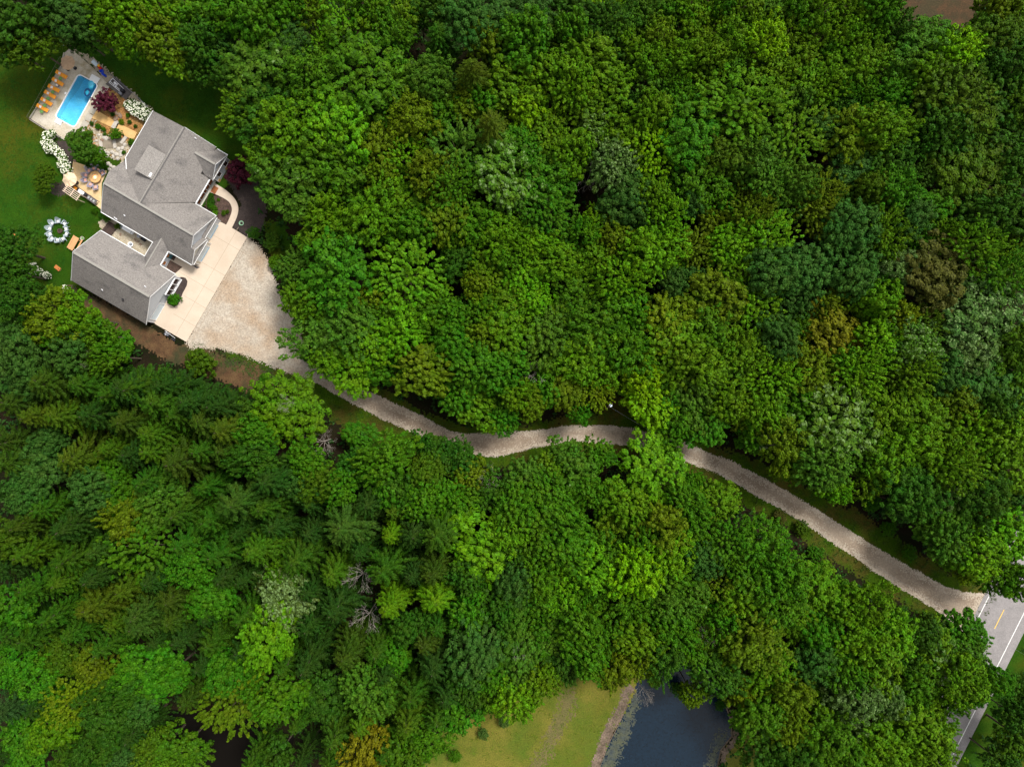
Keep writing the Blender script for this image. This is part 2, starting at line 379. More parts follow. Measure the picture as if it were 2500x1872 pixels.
# ================================================================ GROUND
def roundrect(w_, l_, r, n=6):
    out = []
    for (cx, cy, a0) in ((w_/2-r, l_/2-r, 0), (-w_/2+r, l_/2-r, 90), (-w_/2+r, -l_/2+r, 180), (w_/2-r, -l_/2+r, 270)):
        for i in range(n+1): a = R(a0+90*i/n); out.append((cx+r*math.cos(a), cy+r*math.sin(a)))
    return out
# pool frame: centre and axis from its corners
pTL, pTR, pBR, pBL = P2(190.2,184.7), P2(241,207.7), P2(183,311), P2(136.8,283.8)
pc = [(pTL[i]+pTR[i]+pBR[i]+pBL[i])/4 for i in (0,1)]
pax = Vector((pTL[0]+pTR[0]-pBL[0]-pBR[0], pTL[1]+pTR[1]-pBL[1]-pBR[1])).normalized()   # long axis, towards the top end
pang = math.atan2(pax.y, pax.x) - math.pi/2
PW, PL = 3.75, 8.3
def pl(x, y): return (pc[0]+x*math.cos(pang)-y*math.sin(pang), pc[1]+x*math.sin(pang)+y*math.cos(pang))
pool_out = [pl(*p) for p in roundrect(PW, PL, .55)]
pool_hole = [pl(*p) for p in roundrect(PW+.1, PL+.1, .6)]
pond_px = [(1560,1600),(1549,1682),(1530,1725),(1508,1771),(1485,1815),(1463,1872),(1435,1950),(1400,2060),(1700,2060),(1735,1950),(1753,1872),(1761,1832),(1789,1796),(1785,1755),(1765,1698),(1745,1650),(1700,1610),(1620,1590)]
pond_poly = [P2(*p) for p in pond_px]
g = filled('ground', [(-420,-420),(420,-420),(420,420),(-420,420)], [pool_hole, pond_poly], 0.0, M['floor']); structure(g)
deck_px = [(73,291),(88,268),(150,165),(158,130),(172,120),(195,138),(228,166),(246,186),(264,206),(227,266),(189,322),(168,346),(150,336),(108,313)]
apron_px = [(500,571),(538,541.5),(552.4,549),(567.4,557),(604,579.6),(455.7,834.7),(378.7,790.6),(350,760),(380,640),(440,600)]
lawn_px = [(-120,90),(60,80),(160,100),(300,110),(420,140),(520,190),(600,290),(650,380),(620,440),(560,440),(500,500),(300,720),(170,705),(130,735),(90,705),(30,650),(-120,560)]
structure(sheet('lawn', lawn_px, .02, M['lawn'], .3, 1.5, .25, .5, minus=[deck_px]))
structure(sheet('grass_strip', [(640,540),(700,540),(720,640),(760,800),(800,900),(780,900),(740,840),(715,770),(690,700),(665,640)], .02, M['lawn'], .25, .6, .5, .4))
drive_px = [(604,580),(618,590),(640,612),(655,640),(672,690),(695,740),(722,790),(745,843),(780,896),(803,916),(846,939),(881,951),(925,965),(977,991),(1035,1017),(1093,1050),(1136,1060),(1200,1056),(1316,1050),(1374,1041),(1461,1037),(1533,1043),(1577,1053),(1678,1079),(1736,1108),(1780,1122),(1840,1154),(1918,1196),(1990,1239),(2077,1297),(2150,1341),(2222,1384),(2295,1425),(2353,1445),(2407,1447),
 (2373,1514),(2350,1545),(2335,1526),(2266,1477),(2193,1433),(2106,1375),(2019,1314),(1932,1256),(1840,1206),(1751,1154),(1678,1128),(1610,1103),(1542,1088),(1461,1082),(1403,1076),(1316,1090),(1258,1105),(1200,1117),(1151,1108),(1093,1095),(1020,1063),(933,1022),(861,987),(774,934),(687,901),(600,867),(530,850),(470,852),(455.7,834.7)]
verge_px = [(700,860),(803,900),(925,950),(1035,1000),(1136,1045),(1316,1030),(1461,1000),(1500,960),(1577,980),(1650,1050),(1736,1085),(1860,1130),(1990,1200),(2100,1250),(2222,1340),(2330,1410),(2450,1420),(2380,1570),(2300,1530),(2193,1470),(2106,1420),(2019,1365),(1932,1300),(1840,1250),(1751,1190),(1678,1150),(1542,1115),(1461,1110),(1316,1120),(1200,1150),(1093,1125),(960,1110),(860,1080),(800,1010),(700,940),(640,915),(560,880),(560,860)]
structure(sheet('grass_verge', verge_px, .02, M['verge'], .3, 1.2, .4, .5))
structure(sheet('bare_dirt', [(165,700),(260,735),(356,795),(440,845),(480,835),(560,875),(640,895),(690,925),(640,960),(560,940),(460,900),(330,840),(250,800),(190,750)], .03, M['dirt'], .25, .7, .5, .4))
structure(sheet('clearing', [(2180,-60),(2400,-60),(2385,30),(2360,70),(2290,60),(2210,85),(2190,75)], .02, M['clearing'], .3, .8, .4, .4))
structure(sheet('field', [(980,2000),(1030,1850),(1077,1790),(1195,1730),(1264,1710),(1338,1650),(1500,1640),(1560,1650),(1545,1690),(1500,1775),(1455,1860),(1400,1990)], .02, M['field'], .3, .8, .3, .5))
structure(sheet('trodden_grass', [(1375,1690),(1400,1690),(1395,1740),(1370,1790),(1340,1840),(1310,1900),(1290,1960),(1270,1960),(1300,1860),(1340,1790),(1362,1740)], .03, M['fielddirt'], .25, 1.0, .4, .9))
structure(sheet('pond_bank', [(1530,1660),(1549,1682),(1530,1725),(1508,1771),(1485,1815),(1463,1872),(1435,1950),(1405,1950),(1440,1872),(1462,1815),(1480,1771),(1505,1725)], .03, M['mud'], .2, .5, .6, .3, minus=[pond_px]))
structure(sheet('shore_grass', [(1800,1800),(1900,1780),(1900,1990),(1745,1990),(1760,1872),(1772,1835)], .02, M['field'], .3, .6, .4, .4, minus=[pond_px]))
structure(sheet('far_shore', [(1760,1690),(1800,1755),(1805,1800),(1775,1840),(1765,1880),(1755,1960),(1745,1960),(1755,1872),(1763,1832),(1791,1796),(1787,1755)], .035, M['mud'], .2, .4, .6, .3, minus=[pond_px]))
# pond: sloping bed edge and water
bm = MB(); n = len(pond_poly); cxp = sum(p[0] for p in pond_poly)/n; cyp = sum(p[1] for p in pond_poly)/n
for i in range(n):
    a, b = pond_poly[i], pond_poly[(i+1) % n]
    ia = (a[0]+(cxp-a[0])*.12, a[1]+(cyp-a[1])*.12); ib = (b[0]+(cxp-b[0])*.12, b[1]+(cyp-b[1])*.12)
    bm.face([(a[0],a[1],0),(b[0],b[1],0),(ib[0],ib[1],-.8),(ia[0],ia[1],-.8)])
structure(bm.build('pond_bed', M['mud']))
structure(filled('pond_water', pond_poly, [], -.12, M['pond']))
stuff(sheet('pond_algae', [(1548,1690),(1520,1755),(1490,1820),(1463,1880),(1440,1960),(1470,1960),(1500,1880),(1525,1815),(1548,1760),(1562,1710)], -.11, M['algae'], .2, .7, .6, .7, grow=.1), 'olive algae floating along the near shore of the pond', 'algae')
stuff(sheet('shore_algae', [(1757,1790),(1785,1790),(1760,1830),(1752,1880),(1735,1960),(1700,1960),(1725,1872),(1742,1815)], -.11, M['algae'], .2, .6, .7, .8), 'patchy algae along the far shore of the pond', 'algae')
structure(filled('shadowed_pool', [P2(*p) for p in ((400,1730),(520,1740),(640,1760),(720,1800),(690,1880),(520,1880),(420,1820))], [], .03, M['shadowwater']))  # shadowed pond in the wood gap; the shadow is put into its near-black colour
# gravel yard and drive
yard_px = drive_px[:14] + [(1093,1050),(1093,1095)] + drive_px[drive_px.index((1020,1063)):]
structure(sheet('gravel_driveway', drive_px, .05, M['drive'], .13, .22, .8, .16))
structure(sheet('wheel_tracks', drive_px[12:], .058, M['drive2'], .16, .2, .4, .7, grow=-.8))
structure(sheet('drive_crown', drive_px[12:], .064, M['drive3'], .16, .3, .4, .8, grow=-2.2))
structure(sheet('gravel_yard', [(604,580),(618,590),(640,612),(655,640),(672,690),(695,740),(722,790),(745,843),(775,890),(790,915),(770,930),(687,901),(600,867),(530,850),(470,852),(455.7,834.7)], .07, M['gravel'], .14, .35, .8, .55))
# road
u_r = Vector((-.448, -.894)); v_r = Vector((.894, -.448)); r0 = Vector(P2(2415,1452))
def road_pt(s_, t_): q = r0 + u_r*s_ + v_r*t_; return (q.x, q.y)
def road_strip(mb, s0, s1, t0, t1, z, m=0, n=1):
    a, b, c, d = road_pt(s0,t0), road_pt(s1,t0), road_pt(s1,t1), road_pt(s0,t1); mb.face([(*a,z),(*b,z),(*c,z),(*d,z)], m)
mb = MB(); road_strip(mb, -250, 250, -.75, 8.2, .06); structure(mb.build('road', M['asphalt']))
mb = MB(); road_strip(mb, -250, 250, -.05, .09, .068); structure(mb.build('road_edge_line', M['wline']))
mb = MB(); road_strip(mb, -250, 250, 6.62, 6.76, .068); structure(mb.build('road_edge_line', M['wline']))
mb = MB()
for k in range(-12, 13): road_strip(mb, 1.1+k*12.2, 4.75+k*12.2, 3.30, 3.42, .068)
structure(mb.build('road_centre_line', M['yline']))
structure(sheet('roadside_grass', [(2470,1600),(2520,1500),(2620,1500),(2620,1700),(2480,1960),(2300,1960),(2350,1820)], .02, M['lawn'], .3, 1.0, .3, .4))
# concrete apron with joints
cx_ = [(491,573),(516,530),(538,541.5),(552.4,549),(567.4,557),(604,579.6),(455.7,834.7),(378.7,790.6),(360,740),(395,640),(403,611),(467,646)]
mb = MB(); mb.prism([P2(*p) for p in cx_], 0, .12)
def Hk(U, V, z=0): return (.8634*U-.5044*V, -(.5044*U+.8634*V), z)
def joint(U0, V0, U1, V1): mb.bar(Hk(U0,V0,.118), Hk(U1,V1,.118), .05, .012, 1)
apron = mb
for U in (-54.1, -51.2):
    joint(U, {-54.1:.5,-51.2:-.2}[U], U, 22.0)
for V, U0 in ((3.9,-57.2),(8.9,-56.5),(12.3,-59),(15.4,-56.2),(19.0,-56.2)): joint(U0, V, -48.6, V)
structure(apron.build('concrete_apron', [M['concrete'], M['joint']]))
# path
def ribbon(pts, width, z, m, name):
    pts = [Vector(P2(*p)) for p in pts]; f = []
    for i in range(len(pts)-1):
        p0 = pts[max(i-1,0)]; p1 = pts[i]; p2 = pts[i+1]; p3 = pts[min(i+2,len(pts)-1)]
        for t in (0,.25,.5,.75): f.append(.5*((2*p1)+(p2-p0)*t+(2*p0-5*p1+4*p2-p3)*t*t+(-p0+3*p1-3*p2+p3)*t**3))
    f.append(pts[-1]); L_ = []; R_ = []
    for i, p in enumerate(f):
        d = (f[min(i+1,len(f)-1)]-f[max(i-1,0)]).normalized(); nrm = Vector((-d.y, d.x)); wd = width(i/len(f)) if callable(width) else width
        L_.append(p+nrm*wd/2); R_.append(p-nrm*wd/2)
    b = MB()
    for i in range(len(f)-1):
        b.face([(*L_[i],z),(*R_[i],z),(*R_[i+1],z),(*L_[i+1],z)]); b.face([(*L_[i],0),(*L_[i],z),(*L_[i+1],z),(*L_[i+1],0)]); b.face([(*R_[i],0),(*R_[i],z),(*R_[i+1],z),(*R_[i+1],0)])
    return structure(b.build(name, m))
structure(sheet('dark_mulch_bed', [(540,400),(600,390),(640,440),(650,520),(640,570),(612,585),(567,556),(590,500),(560,450)], .03, M['dmulch'], .2, .3, .6, .2))
structure(sheet('red_mulch_bed', [(505,478),(545,480),(568,500),(573,525),(562,552),(548,546),(520,528),(500,512)], .04, M['rmulch'], .2, .1, .6, .1))
ribbon([(512,455),(524,461),(548,474),(566,489),(574,506),(573,522),(566,540),(559,554)], lambda t: 2.0-.9*min(1,t*2.5), .10, M['concrete'], 'garden_path')
bed = MB(); bed.prism([P2(*p) for p in ((406.8,653),(416,635.5),(446,652.5),(426.5,669.5))], .0, .16); structure(bed.build('mulch_bed', M['rmulch']))
bed = MB(); bed.prism([P2(*p) for p in ((468,645),(490,653),(481,656.5))], .0, .15); structure(bed.build('small_bed', M['gwood']))
bed = MB(); bed.prism([P2(*p) for p in ((438,677),(446,676.5),(454,679),(458.5,687),(457,697),(447,716),(440,735),(435,744),(426,750),(408,739),(415,722),(428,700))], .0, .16); structure(bed.build('planting_bed', M['dmulch']))
# courtyard between the wings, garden round the pool
structure(sheet('courtyard_gravel', [(240,545),(262,522),(300,540),(375,580),(390,610),(360,640),(300,610),(250,580),(262,590)], .04, M['peb'], .2, .1, .6, .1))
filled_deck = filled('pool_deck', [P2(*p) for p in deck_px], [pool_hole], .10, M['pooldeck']); structure(filled_deck)
mb = MB(); dp = [P2(*p) for p in deck_px]
for i in range(len(dp)):
    a, b = dp[i], dp[(i+1) % len(dp)]; mb.face([(*a,0),(*b,0),(*b,.10),(*a,.10)])
structure(mb.build('deck_edge', M['slab']))
mb = MB()
for i in list(range(0, 3)) + [11,12,13]:
    a, b = dp[i], dp[(i+1) % len(dp)]; mb.bar((*a,.12), (*b,.12), .28, .12)
tag(mb.build('edging_stones', M['slab']), 'low stone edging along the lawn side of the pool deck', 'edging')
structure(sheet('side_gravel', [(158,128),(185,118),(232,148),(300,205),(372,268),(340,255),(300,228),(255,196),(228,166),(195,138),(172,120)], .05, M['peb'], .2, .3, .5, .3, minus=[deck_px]))
structure(sheet('mulch_garden', [(262,210),(300,236),(372,272),(350,310),(320,365),(300,390),(275,380),(225,350),(205,330),(192,322),(227,268)], .05, M['mulch'], .2, .3, .5, .4, minus=[deck_px]))
structure(sheet('rock_garden', [(225,292),(245,320),(268,330),(300,345),(325,350),(310,385),(300,395),(270,378),(240,362),(228,330),(210,322)], .06, M['peb'], .2, .4, .5, .5))
mb = MB(); mb.prism([P2(*p) for p in ((237,270),(281,296),(274,312),(225.5,289))], .0, .14); structure(mb.build('stone_walk', M['tan']))
mb = MB(); mb.prism([P2(*p) for p in ((290,302),(337,325),(327,344),(281,319))], .0, .30); structure(mb.build('upper_stone_walk', M['tan']))
structure(sheet('planting_mulch', [(140,335),(160,345),(180,360),(178,420),(170,400),(150,375),(135,350)], .04, M['dmulch'], .2, .4, .5, .3))
mb = MB(); mb.prism([P2(*p) for p in ((179.6,394),(223,409.5),(262,418),(249,447.5),(248,512),(215,487),(178,463),(176,420))], .0, .12); structure(mb.build('patio', M['tan2']))
structure(sheet('back_planting', [(180,372),(240,372),(292,388),(270,420),(225,408),(180,394)], .05, M['lawn'], .2, .3, .5, .3))
structure(sheet('tree_ring', [(120,450),(160,445),(168,470),(150,482),(128,476)], .04, M['dmulch'], .2, .3, .5, .2))
# ---------------------------------------------------------------- swimming pool (one thing)
pool = thing('swimming_pool', 'rectangular blue swimming pool with rounded corners in the pale deck', 'pool', (pc[0], pc[1], 0), pang)
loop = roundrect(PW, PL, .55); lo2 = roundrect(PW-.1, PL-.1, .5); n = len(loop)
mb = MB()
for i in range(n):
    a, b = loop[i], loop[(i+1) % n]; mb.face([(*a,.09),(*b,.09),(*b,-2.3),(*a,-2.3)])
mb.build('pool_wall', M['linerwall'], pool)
mb = MB()
def zfl(y): return -1.05 if y < -.8 else (-1.05-(y+.8)*.22 if y < 1.8 else -1.62)
ysl = [-PL/2, -.8, .2, 1.0, 1.8, PL/2]
for i in range(len(ysl)-1):
    y0, y1 = ysl[i], ysl[i+1]; mb.face([(-PW/2,y0,zfl(y0)),(PW/2,y0,zfl(y0)),(PW/2,y1,zfl(y1)),(-PW/2,y1,zfl(y1))])
mb.build('pool_floor', M['liner'], pool)
mb = MB(); o_, i_ = roundrect(PW+.32, PL+.32, .7), roundrect(PW-.02, PL-.02, .54)
for i in range(n):
    j = (i+1) % n; mb.face([(*i_[i],.135),(*i_[j],.135),(*o_[j],.135),(*o_[i],.135)]); mb.face([(*o_[i],.135),(*o_[j],.135),(*o_[j],.10),(*o_[i],.10)]); mb.face([(*i_[i],.135),(*i_[j],.135),(*i_[j],.0),(*i_[i],.0)])
mb.build('coping', M['white'], pool)
mb = MB(); mb.prism([(x*.992, y*.996) for x, y in loop], -2.15, .0); mb.build('water', M['poolwater'], pool)
mb = MB(); mb.box(.15, 1.75, PL/2+.02, PL/2+1.15, .10, .20); mb.build('slide_base', M['white'], pool, .02)
mb = MB(); mb.box(-1.5, -.3, -PL/2-.9, -PL/2-.02, .10, .22); mb.build('step_pad', M['white'], pool, .02)
mb = MB()
for x in (-.75, -.25): mb.tube((x,-PL/2-.3,.1),(x,-PL/2-.3,.9),.025,.025); mb.tube((x,-PL/2-.3,.9),(x,-PL/2+.35,.7),.025,.025); mb.tube((x,-PL/2+.35,.7),(x,-PL/2+.35,-.5),.025,.025)
mb.build('ladder', M['metal'], pool)
def ring(name, label, x, y, r0, r1, m, squash=1.25, inner=None):
    t = thing(name, label, 'pool float', (*pl(x, y), .02), pang+.3)
    b = MB(); k = 20; s_ = 8
    for i in range(k):
        for j in range(s_):
            pt = []
            for (ii, jj) in ((i,j),(i+1,j),(i+1,j+1),(i,j+1)):
                a = 2*math.pi*ii/k; c = 2*math.pi*jj/s_; rr = r0+r1*math.cos(c); pt.append((rr*math.cos(a), rr*math.sin(a)*squash, .08+r1*math.sin(c)))
            b.face(pt)
    b.build('tube', m, t)
    b = MB(); b.lathe([(r0*.9,.02),(r0*.9,.05)], n=16); s = b.build('seat', inner or m, t); s.scale = (1, squash, 1)
    return t
def plx(px, py): # picture pixel to pool frame
    a = Vector(P2(px, py))-Vector(pc); return (a.x*math.cos(-pang)-a.y*math.sin(-pang), a.x*math.sin(-pang)+a.y*math.cos(-pang))
ring('pool_float', 'pale cyan oval float in the pool by the white pad', *plx(223.7,207.5), .42, .11, M['cyan'], 1.45, M['liner'])
ring('pool_float', 'navy blue oval float in the middle of the pool', *plx(213.8,226.7), .42, .12, M['navy'], 1.35, M['cyan'])
# paving slabs on the garden side of the pool, one by one
for i in range(7):
    t_ = -PL/2-.6 + i*1.42
    b = MB(); b.box(-.55,.55,-.66,.66,0,.16)
    o = b.build('paving_slab', M['slab'], None, .02, loc=(*pl(PW/2+1.35, t_+.4), 0), rz=pang)
    tag(o, ['grey paving slab nearest the pine, at the low end of the poolside row','second paving slab up from the pine beside the pool','third paving slab up from the pine beside the pool','middle paving slab of the poolside row','paving slab left of the low end of the red maple','paving slab left of the red maple crown','grey paving slab at the top end of the poolside row'][i], 'paving slab', 'paving slabs along the pool')
# ================================================================ HOUSE (local frame: x = U+66, y = 8-V)
RZ = -math.atan2(.5044, .8634)
U0, V0 = -66.0, 8.0
house = thing('house', 'large grey shingled house with several gabled wings and three garage doors', 'house', Hk(U0, V0, 0), RZ)
def hl(U, V, z): return (U-U0, V0-V, z)
def roof(*pts, t=.16): 
    b = MB(); b.slab([hl(*p) for p in pts], t); return b.build('roof', M['roof'], house)
# main block
roof((-75.1,-9.1,2.9),(-67.3,-9.1,6.3),(-67.3,5.36,6.3),(-75.1,.82,2.9))
mz = lambda U: 6.3-(U+67.3)*.64
roof((-67.3,-9.1,6.3),(-62.7,-9.1,mz(-62.7)),(-62.7,-4.05,mz(-62.7)),(-61.4,-4.05,mz(-61.4)),(-61.4,.5,mz(-61.4)),(-67.3,5.36,6.3))
# small front gable
roof((-64.8,-6.53,4.70),(-60.65,-6.53,4.70),(-60.65,-8.94,2.9),(-62.8,-8.94,2.9))
roof((-64.8,-6.53,4.70),(-60.65,-6.53,4.70),(-60.65,-4.13,2.9),(-62.2,-4.13,2.9))
# wing with the two garages
roof((-74.1,5.36,6.3),(-75.2,3.4,4.83),(-75.2,.80,2.88),(-67.3,5.36,6.3))
roof((-67.3,5.36,6.3),(-57.15,5.36,6.3),(-57.15,.82,2.9),(-61.5,.82,2.9))
roof((-74.1,5.36,6.3),(-57.15,5.36,6.3),(-57.15,7.46,4.73),(-56.5,7.46,4.73),(-56.5,9.9,2.9),(-74.1,9.9,2.9))
roof((-58.6,7.46,4.72),(-56.5,7.46,4.72),(-56.5,5.02,2.9),(-58.6,5.02,2.9))
# shed dormer on the garden slope
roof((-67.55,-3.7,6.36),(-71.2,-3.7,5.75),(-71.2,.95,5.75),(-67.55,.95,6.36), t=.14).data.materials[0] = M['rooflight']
b = MB(); b.box(hl(-71.0,0,0)[0], hl(-67.8,0,0)[0], V0-.8, V0-.65, 4.6, 5.7); b.box(hl(-71.05,0,0)[0], hl(-70.95,0,0)[0], V0-.8, V0+3.55, 4.6, 5.6); b.build('dormer_wall', M['siding'], house)
# connecting roof
roof((-64.0,9.9,2.9),(-62.55,8.5,3.98),(-62.55,14.2,3.98),(-64.0,12.75,2.9))
roof((-61.1,9.9,2.9),(-62.55,8.5,3.98),(-62.55,14.2,3.98),(-61.1,12.75,2.9))
# detached-looking garage block
roof((-72.6,17.58,6.5),(-58.1,17.58,6.5),(-58.1,12.74,2.9),(-72.6,12.74,2.9))
roof((-72.6,17.58,6.5),(-58.1,17.58,6.5),(-58.1,22.4,2.9),(-72.6,22.4,2.9))
# pent roofs over the doors
roof((-57.35,.95,3.3),(-57.35,5.0,3.3),(-56.85,5.0,2.82),(-56.85,.95,2.82), t=.1)
roof((-56.72,5.25,3.25),(-56.72,9.75,3.25),(-56.28,9.75,2.80),(-56.28,5.25,2.80), t=.1)
roof((-61.35,-8.75,3.25),(-61.35,-4.3,3.25),(-60.62,-4.3,2.85),(-60.62,-8.75,2.85), t=.1)
# ridge caps and valleys
def cap(p, q, m='roofcap', w_=.34, h_=.06): b = MB(); b.bar(hl(*p), hl(*q), w_, h_); return b.build('ridge_cap', M[m], house)
cap((-74.0,5.36,6.31),(-57.2,5.36,6.31)); cap((-72.5,17.58,6.51),(-58.2,17.58,6.51), w_=.4); cap((-64.6,-6.53,4.72),(-60.75,-6.53,4.72))
cap((-67.42,-9.05,6.30),(-67.42,5.2,6.30), w_=.12); cap((-67.18,-9.05,6.27),(-67.18,5.2,6.27), 'roofdark', .12, .05)
cap((-62.55,8.6,4.0),(-62.55,14.1,4.0), 'roofcap', .2)
cap((-57.3,5.62,6.12),(-74.0,5.62,6.12), 'roofdark', .07, .04)
# white fascias, gutters and rakes
def trim(p, q, w_=.09, h_=.15, name='gutter'): b = MB(); b.bar(hl(*p), hl(*q), w_, h_); return b.build(name, M['white'], house)
trim((-75.18,-9.15,2.84),(-75.18,.0,2.84)); trim((-75.12,.0,2.95),(-73.6,1.62,3.62), .1, .12, 'flashing')
trim((-61.3,-4.0,2.47),(-61.3,.6,2.47), .16); trim((-61.2,.74,2.84),(-57.1,.74,2.84)); trim((-74.1,9.98,2.84),(-64.0,9.98,2.84), .12)
trim((-61.1,9.98,2.84),(-56.5,9.98,2.84)); trim((-72.6,12.66,2.84),(-64.05,12.66,2.84), .1); trim((-61.1,12.66,2.84),(-58.1,12.66,2.84))
trim((-64.08,10.0,2.84),(-64.08,12.6,2.84), .07); trim((-61.02,9.9,2.84),(-61.02,12.7,2.84), .15)
trim((-62.6,-9.02,2.84),(-60.6,-9.02,2.84), .12); 
for a, b_ in (((-60.6,-6.53,4.66),(-60.6,-8.98,2.84)), ((-60.6,-6.53,4.66),(-60.6,-4.08,2.84)), ((-57.08,5.36,6.25),(-57.08,.78,2.85)), ((-57.08,5.36,6.25),(-57.08,7.36,4.78)),
              ((-56.44,7.46,4.68),(-56.44,5.02,2.86)), ((-56.44,7.46,4.68),(-56.44,9.95,2.84)), ((-58.04,17.58,6.45),(-58.04,12.7,2.84)), ((-58.04,17.58,6.45),(-58.04,22.45,2.84)),
              ((-72.66,17.58,6.42),(-72.66,12.7,2.83)), ((-72.66,17.58,6.42),(-72.66,22.45,2.83)), ((-74.15,5.36,6.2),(-74.15,9.95,2.82)), ((-62.65,-9.15,3.25),(-67.3,-9.15,6.2))):
    trim(a, b_, .045, .16, 'rake_board')
trim((-56.82,.95,2.79),(-56.82,5.0,2.79), .07, .12, 'fascia'); trim((-56.24,5.2,2.77),(-56.24,9.8,2.77), .07, .12, 'fascia'); trim((-60.58,-8.8,2.83),(-60.58,-4.25,2.83), .09, .12, 'fascia')
# walls
def wall(m, U_0, U_1, V_0, V_1, z0, z1): 
    a = hl(U_0, V_1, z0); b_ = hl(U_1, V_0, z1); b = MB(); b.box(a[0], b_[0], a[1], b_[1], z0, z1); return b.build('wall', M[m], house)
def gable(m, U, Va, Vb, zb, Vp, zp, th=.12):
    b = MB(); A, B, Cc = hl(U,Va,zb), hl(U,Vb,zb), hl(U,Vp,zp); off = (th,0,0)
    q = [tuple(Vector(p)-Vector(off)) for p in (A,B,Cc)]
    b.face([A,B,Cc]); b.face(q[::-1])
    for i in range(3): j = (i+1) % 3; b.face([(A,B,Cc)[i],(A,B,Cc)[j],q[j],q[i]])
    return b.build('gable_wall', M[m], house)
wall('siding', -74.7, -63.3, -8.7, 5.0, 0, 2.75); wall('siding', -63.9, -60.86, -8.6, -4.45, 0, 2.72)
wall('siding', -73.8, -57.32, 1.15, 9.55, 0, 2.74); wall('cream', -58.0, -56.72, 5.35, 9.5, 0, 2.72); wall('siding', -63.6, -61.4, 9.5, 13.1, 0, 2.76)
wall('siding', -72.2, -58.36, 13.1, 22.0, 0, 2.75)
gable('siding', -58.16, 13.0, 22.1, 2.7, 17.58, 6.2); gable('siding', -57.30, 1.0, 9.7, 2.75, 5.36, 6.05); gable('cream', -56.66, 5.4, 9.6, 2.75, 7.46, 4.45)
gable('siding', -60.9, -8.7, -4.4, 2.75, -6.53, 4.45); gable('siding', -72.2, 13.0, 22.1, 2.7, 17.58, 6.2); gable('siding', -73.8, 1.4, 9.5, 2.72, 5.36, 5.9)
# garage doors
def garage_door(U, Va, Vb, zt=2.15, trimm='blue_trim'):
    d = MB(); a = hl(U, Vb, 0); b_ = hl(U, Va, 0)
    for k in range(4): d.box(a[0], a[0]+.06, a[1], b_[1], .12+k*(zt-.12)/4+.01, .12+(k+1)*(zt-.12)/4-.01)
    o = d.build('garage_door', M['gdoor'], house, .01)
    f = MB(); f.box(a[0]-.02, a[0]+.11, a[1]-.13, a[1], .12, zt+.1); f.box(a[0]-.02, a[0]+.11, b_[1], b_[1]+.13, .12, zt+.1); f.box(a[0]-.02, a[0]+.10, a[1], b_[1], zt, zt+.12)
    f.build('frame', M['white'], o)
    s_ = MB(); s_.box(a[0]+.06, a[0]+.10, a[1], b_[1], .12, .20); s_.build('bottom_seal', M[trimm], o); return o
garage_door(-57.31, 2.0, 4.65); garage_door(-56.71, 6.0, 8.85); garage_door(-58.35, 18.4, 21.4, 2.1, 'white')
# corner boards and lamps
def bx(name, m, U_0, U_1, V_0, V_1, z0, z1, parent=house, bev=0):
    a = hl(U_0, V_1, z0); b_ = hl(U_1, V_0, z1); b = MB(); b.box(a[0], b_[0], a[1], b_[1], z0, z1); return b.build(name, M[m], parent, bev)
bx('corner_board','white', -56.73,-56.66, 5.3,5.45,0,2.7); bx('corner_board','white', -56.73,-56.66, 9.4,9.55,0,2.7); bx('corner_board','white', -58.37,-58.29, 13.0,13.15,0,2.7)
bx('corner_board','white', -58.37,-58.29, 21.85,22.02,0,2.7); bx('corner_board','white', -57.35,-57.27,1.1,1.25,0,2.7); bx('corner_board','white', -60.9,-60.82,-4.55,-4.4,0,2.7); bx('corner_board','white', -60.9,-60.82,-8.62,-8.47,0,2.7)
# windows
def window(U, Va, Vb, z0, z1, n=1, glass='glass', fw=.08, depth=.10):
    a = hl(U, Vb, 0); b_ = hl(U, Va, 0); f = MB(); x0, x1 = a[0], a[0]+depth; y0, y1 = a[1], b_[1]
    f.box(x0,x1,y0,y1,z0,z0+fw); f.box(x0,x1,y0,y1,z1-fw,z1)
    for k in range(n+1):
        y = y0+(y1-y0-fw)*k/n; f.box(x0,x1-.002,y,y+fw,z0+fw,z1-fw)
    o = f.build('window', M['white'], house)
    g_ = MB(); g_.box(x0+.02, x0+depth*.55, y0+fw, y1-fw, z0+fw, z1-fw); g_.build('pane', M[glass], o); return o
wall('siding', -58.36, -57.95, 13.25, 16.6, .0, .30)
window(-57.97-.3, 13.3, 16.6, .30, 2.3, 3, 'glass', .1, .28); bx('window_sill','white',-58.0,-57.85,13.2,16.7,.2,.3)
window(-60.86, -8.1, -7.2, .9, 2.3, 1, 'glass', .08); window(-60.86, -6.0, -5.1, .9, 2.3, 1, 'glass', .08)
window(-61.4, 11.75, 12.55, .9, 1.95, 1, 'oglass', .07)
d = bx('front_door','teal',-61.40,-61.32,10.35,11.15,.1,2.1); bx('door_glass','oglass',-61.33,-61.29,10.5,11.0,1.35,1.95,d); bx('door_step','dwood',-61.3,-60.8,10.3,11.1,.1,.2)
bx('door_frame','white',-61.41,-61.30,10.26,10.35,.1,2.2); bx('door_frame','white',-61.41,-61.30,11.15,11.24,.1,2.2)
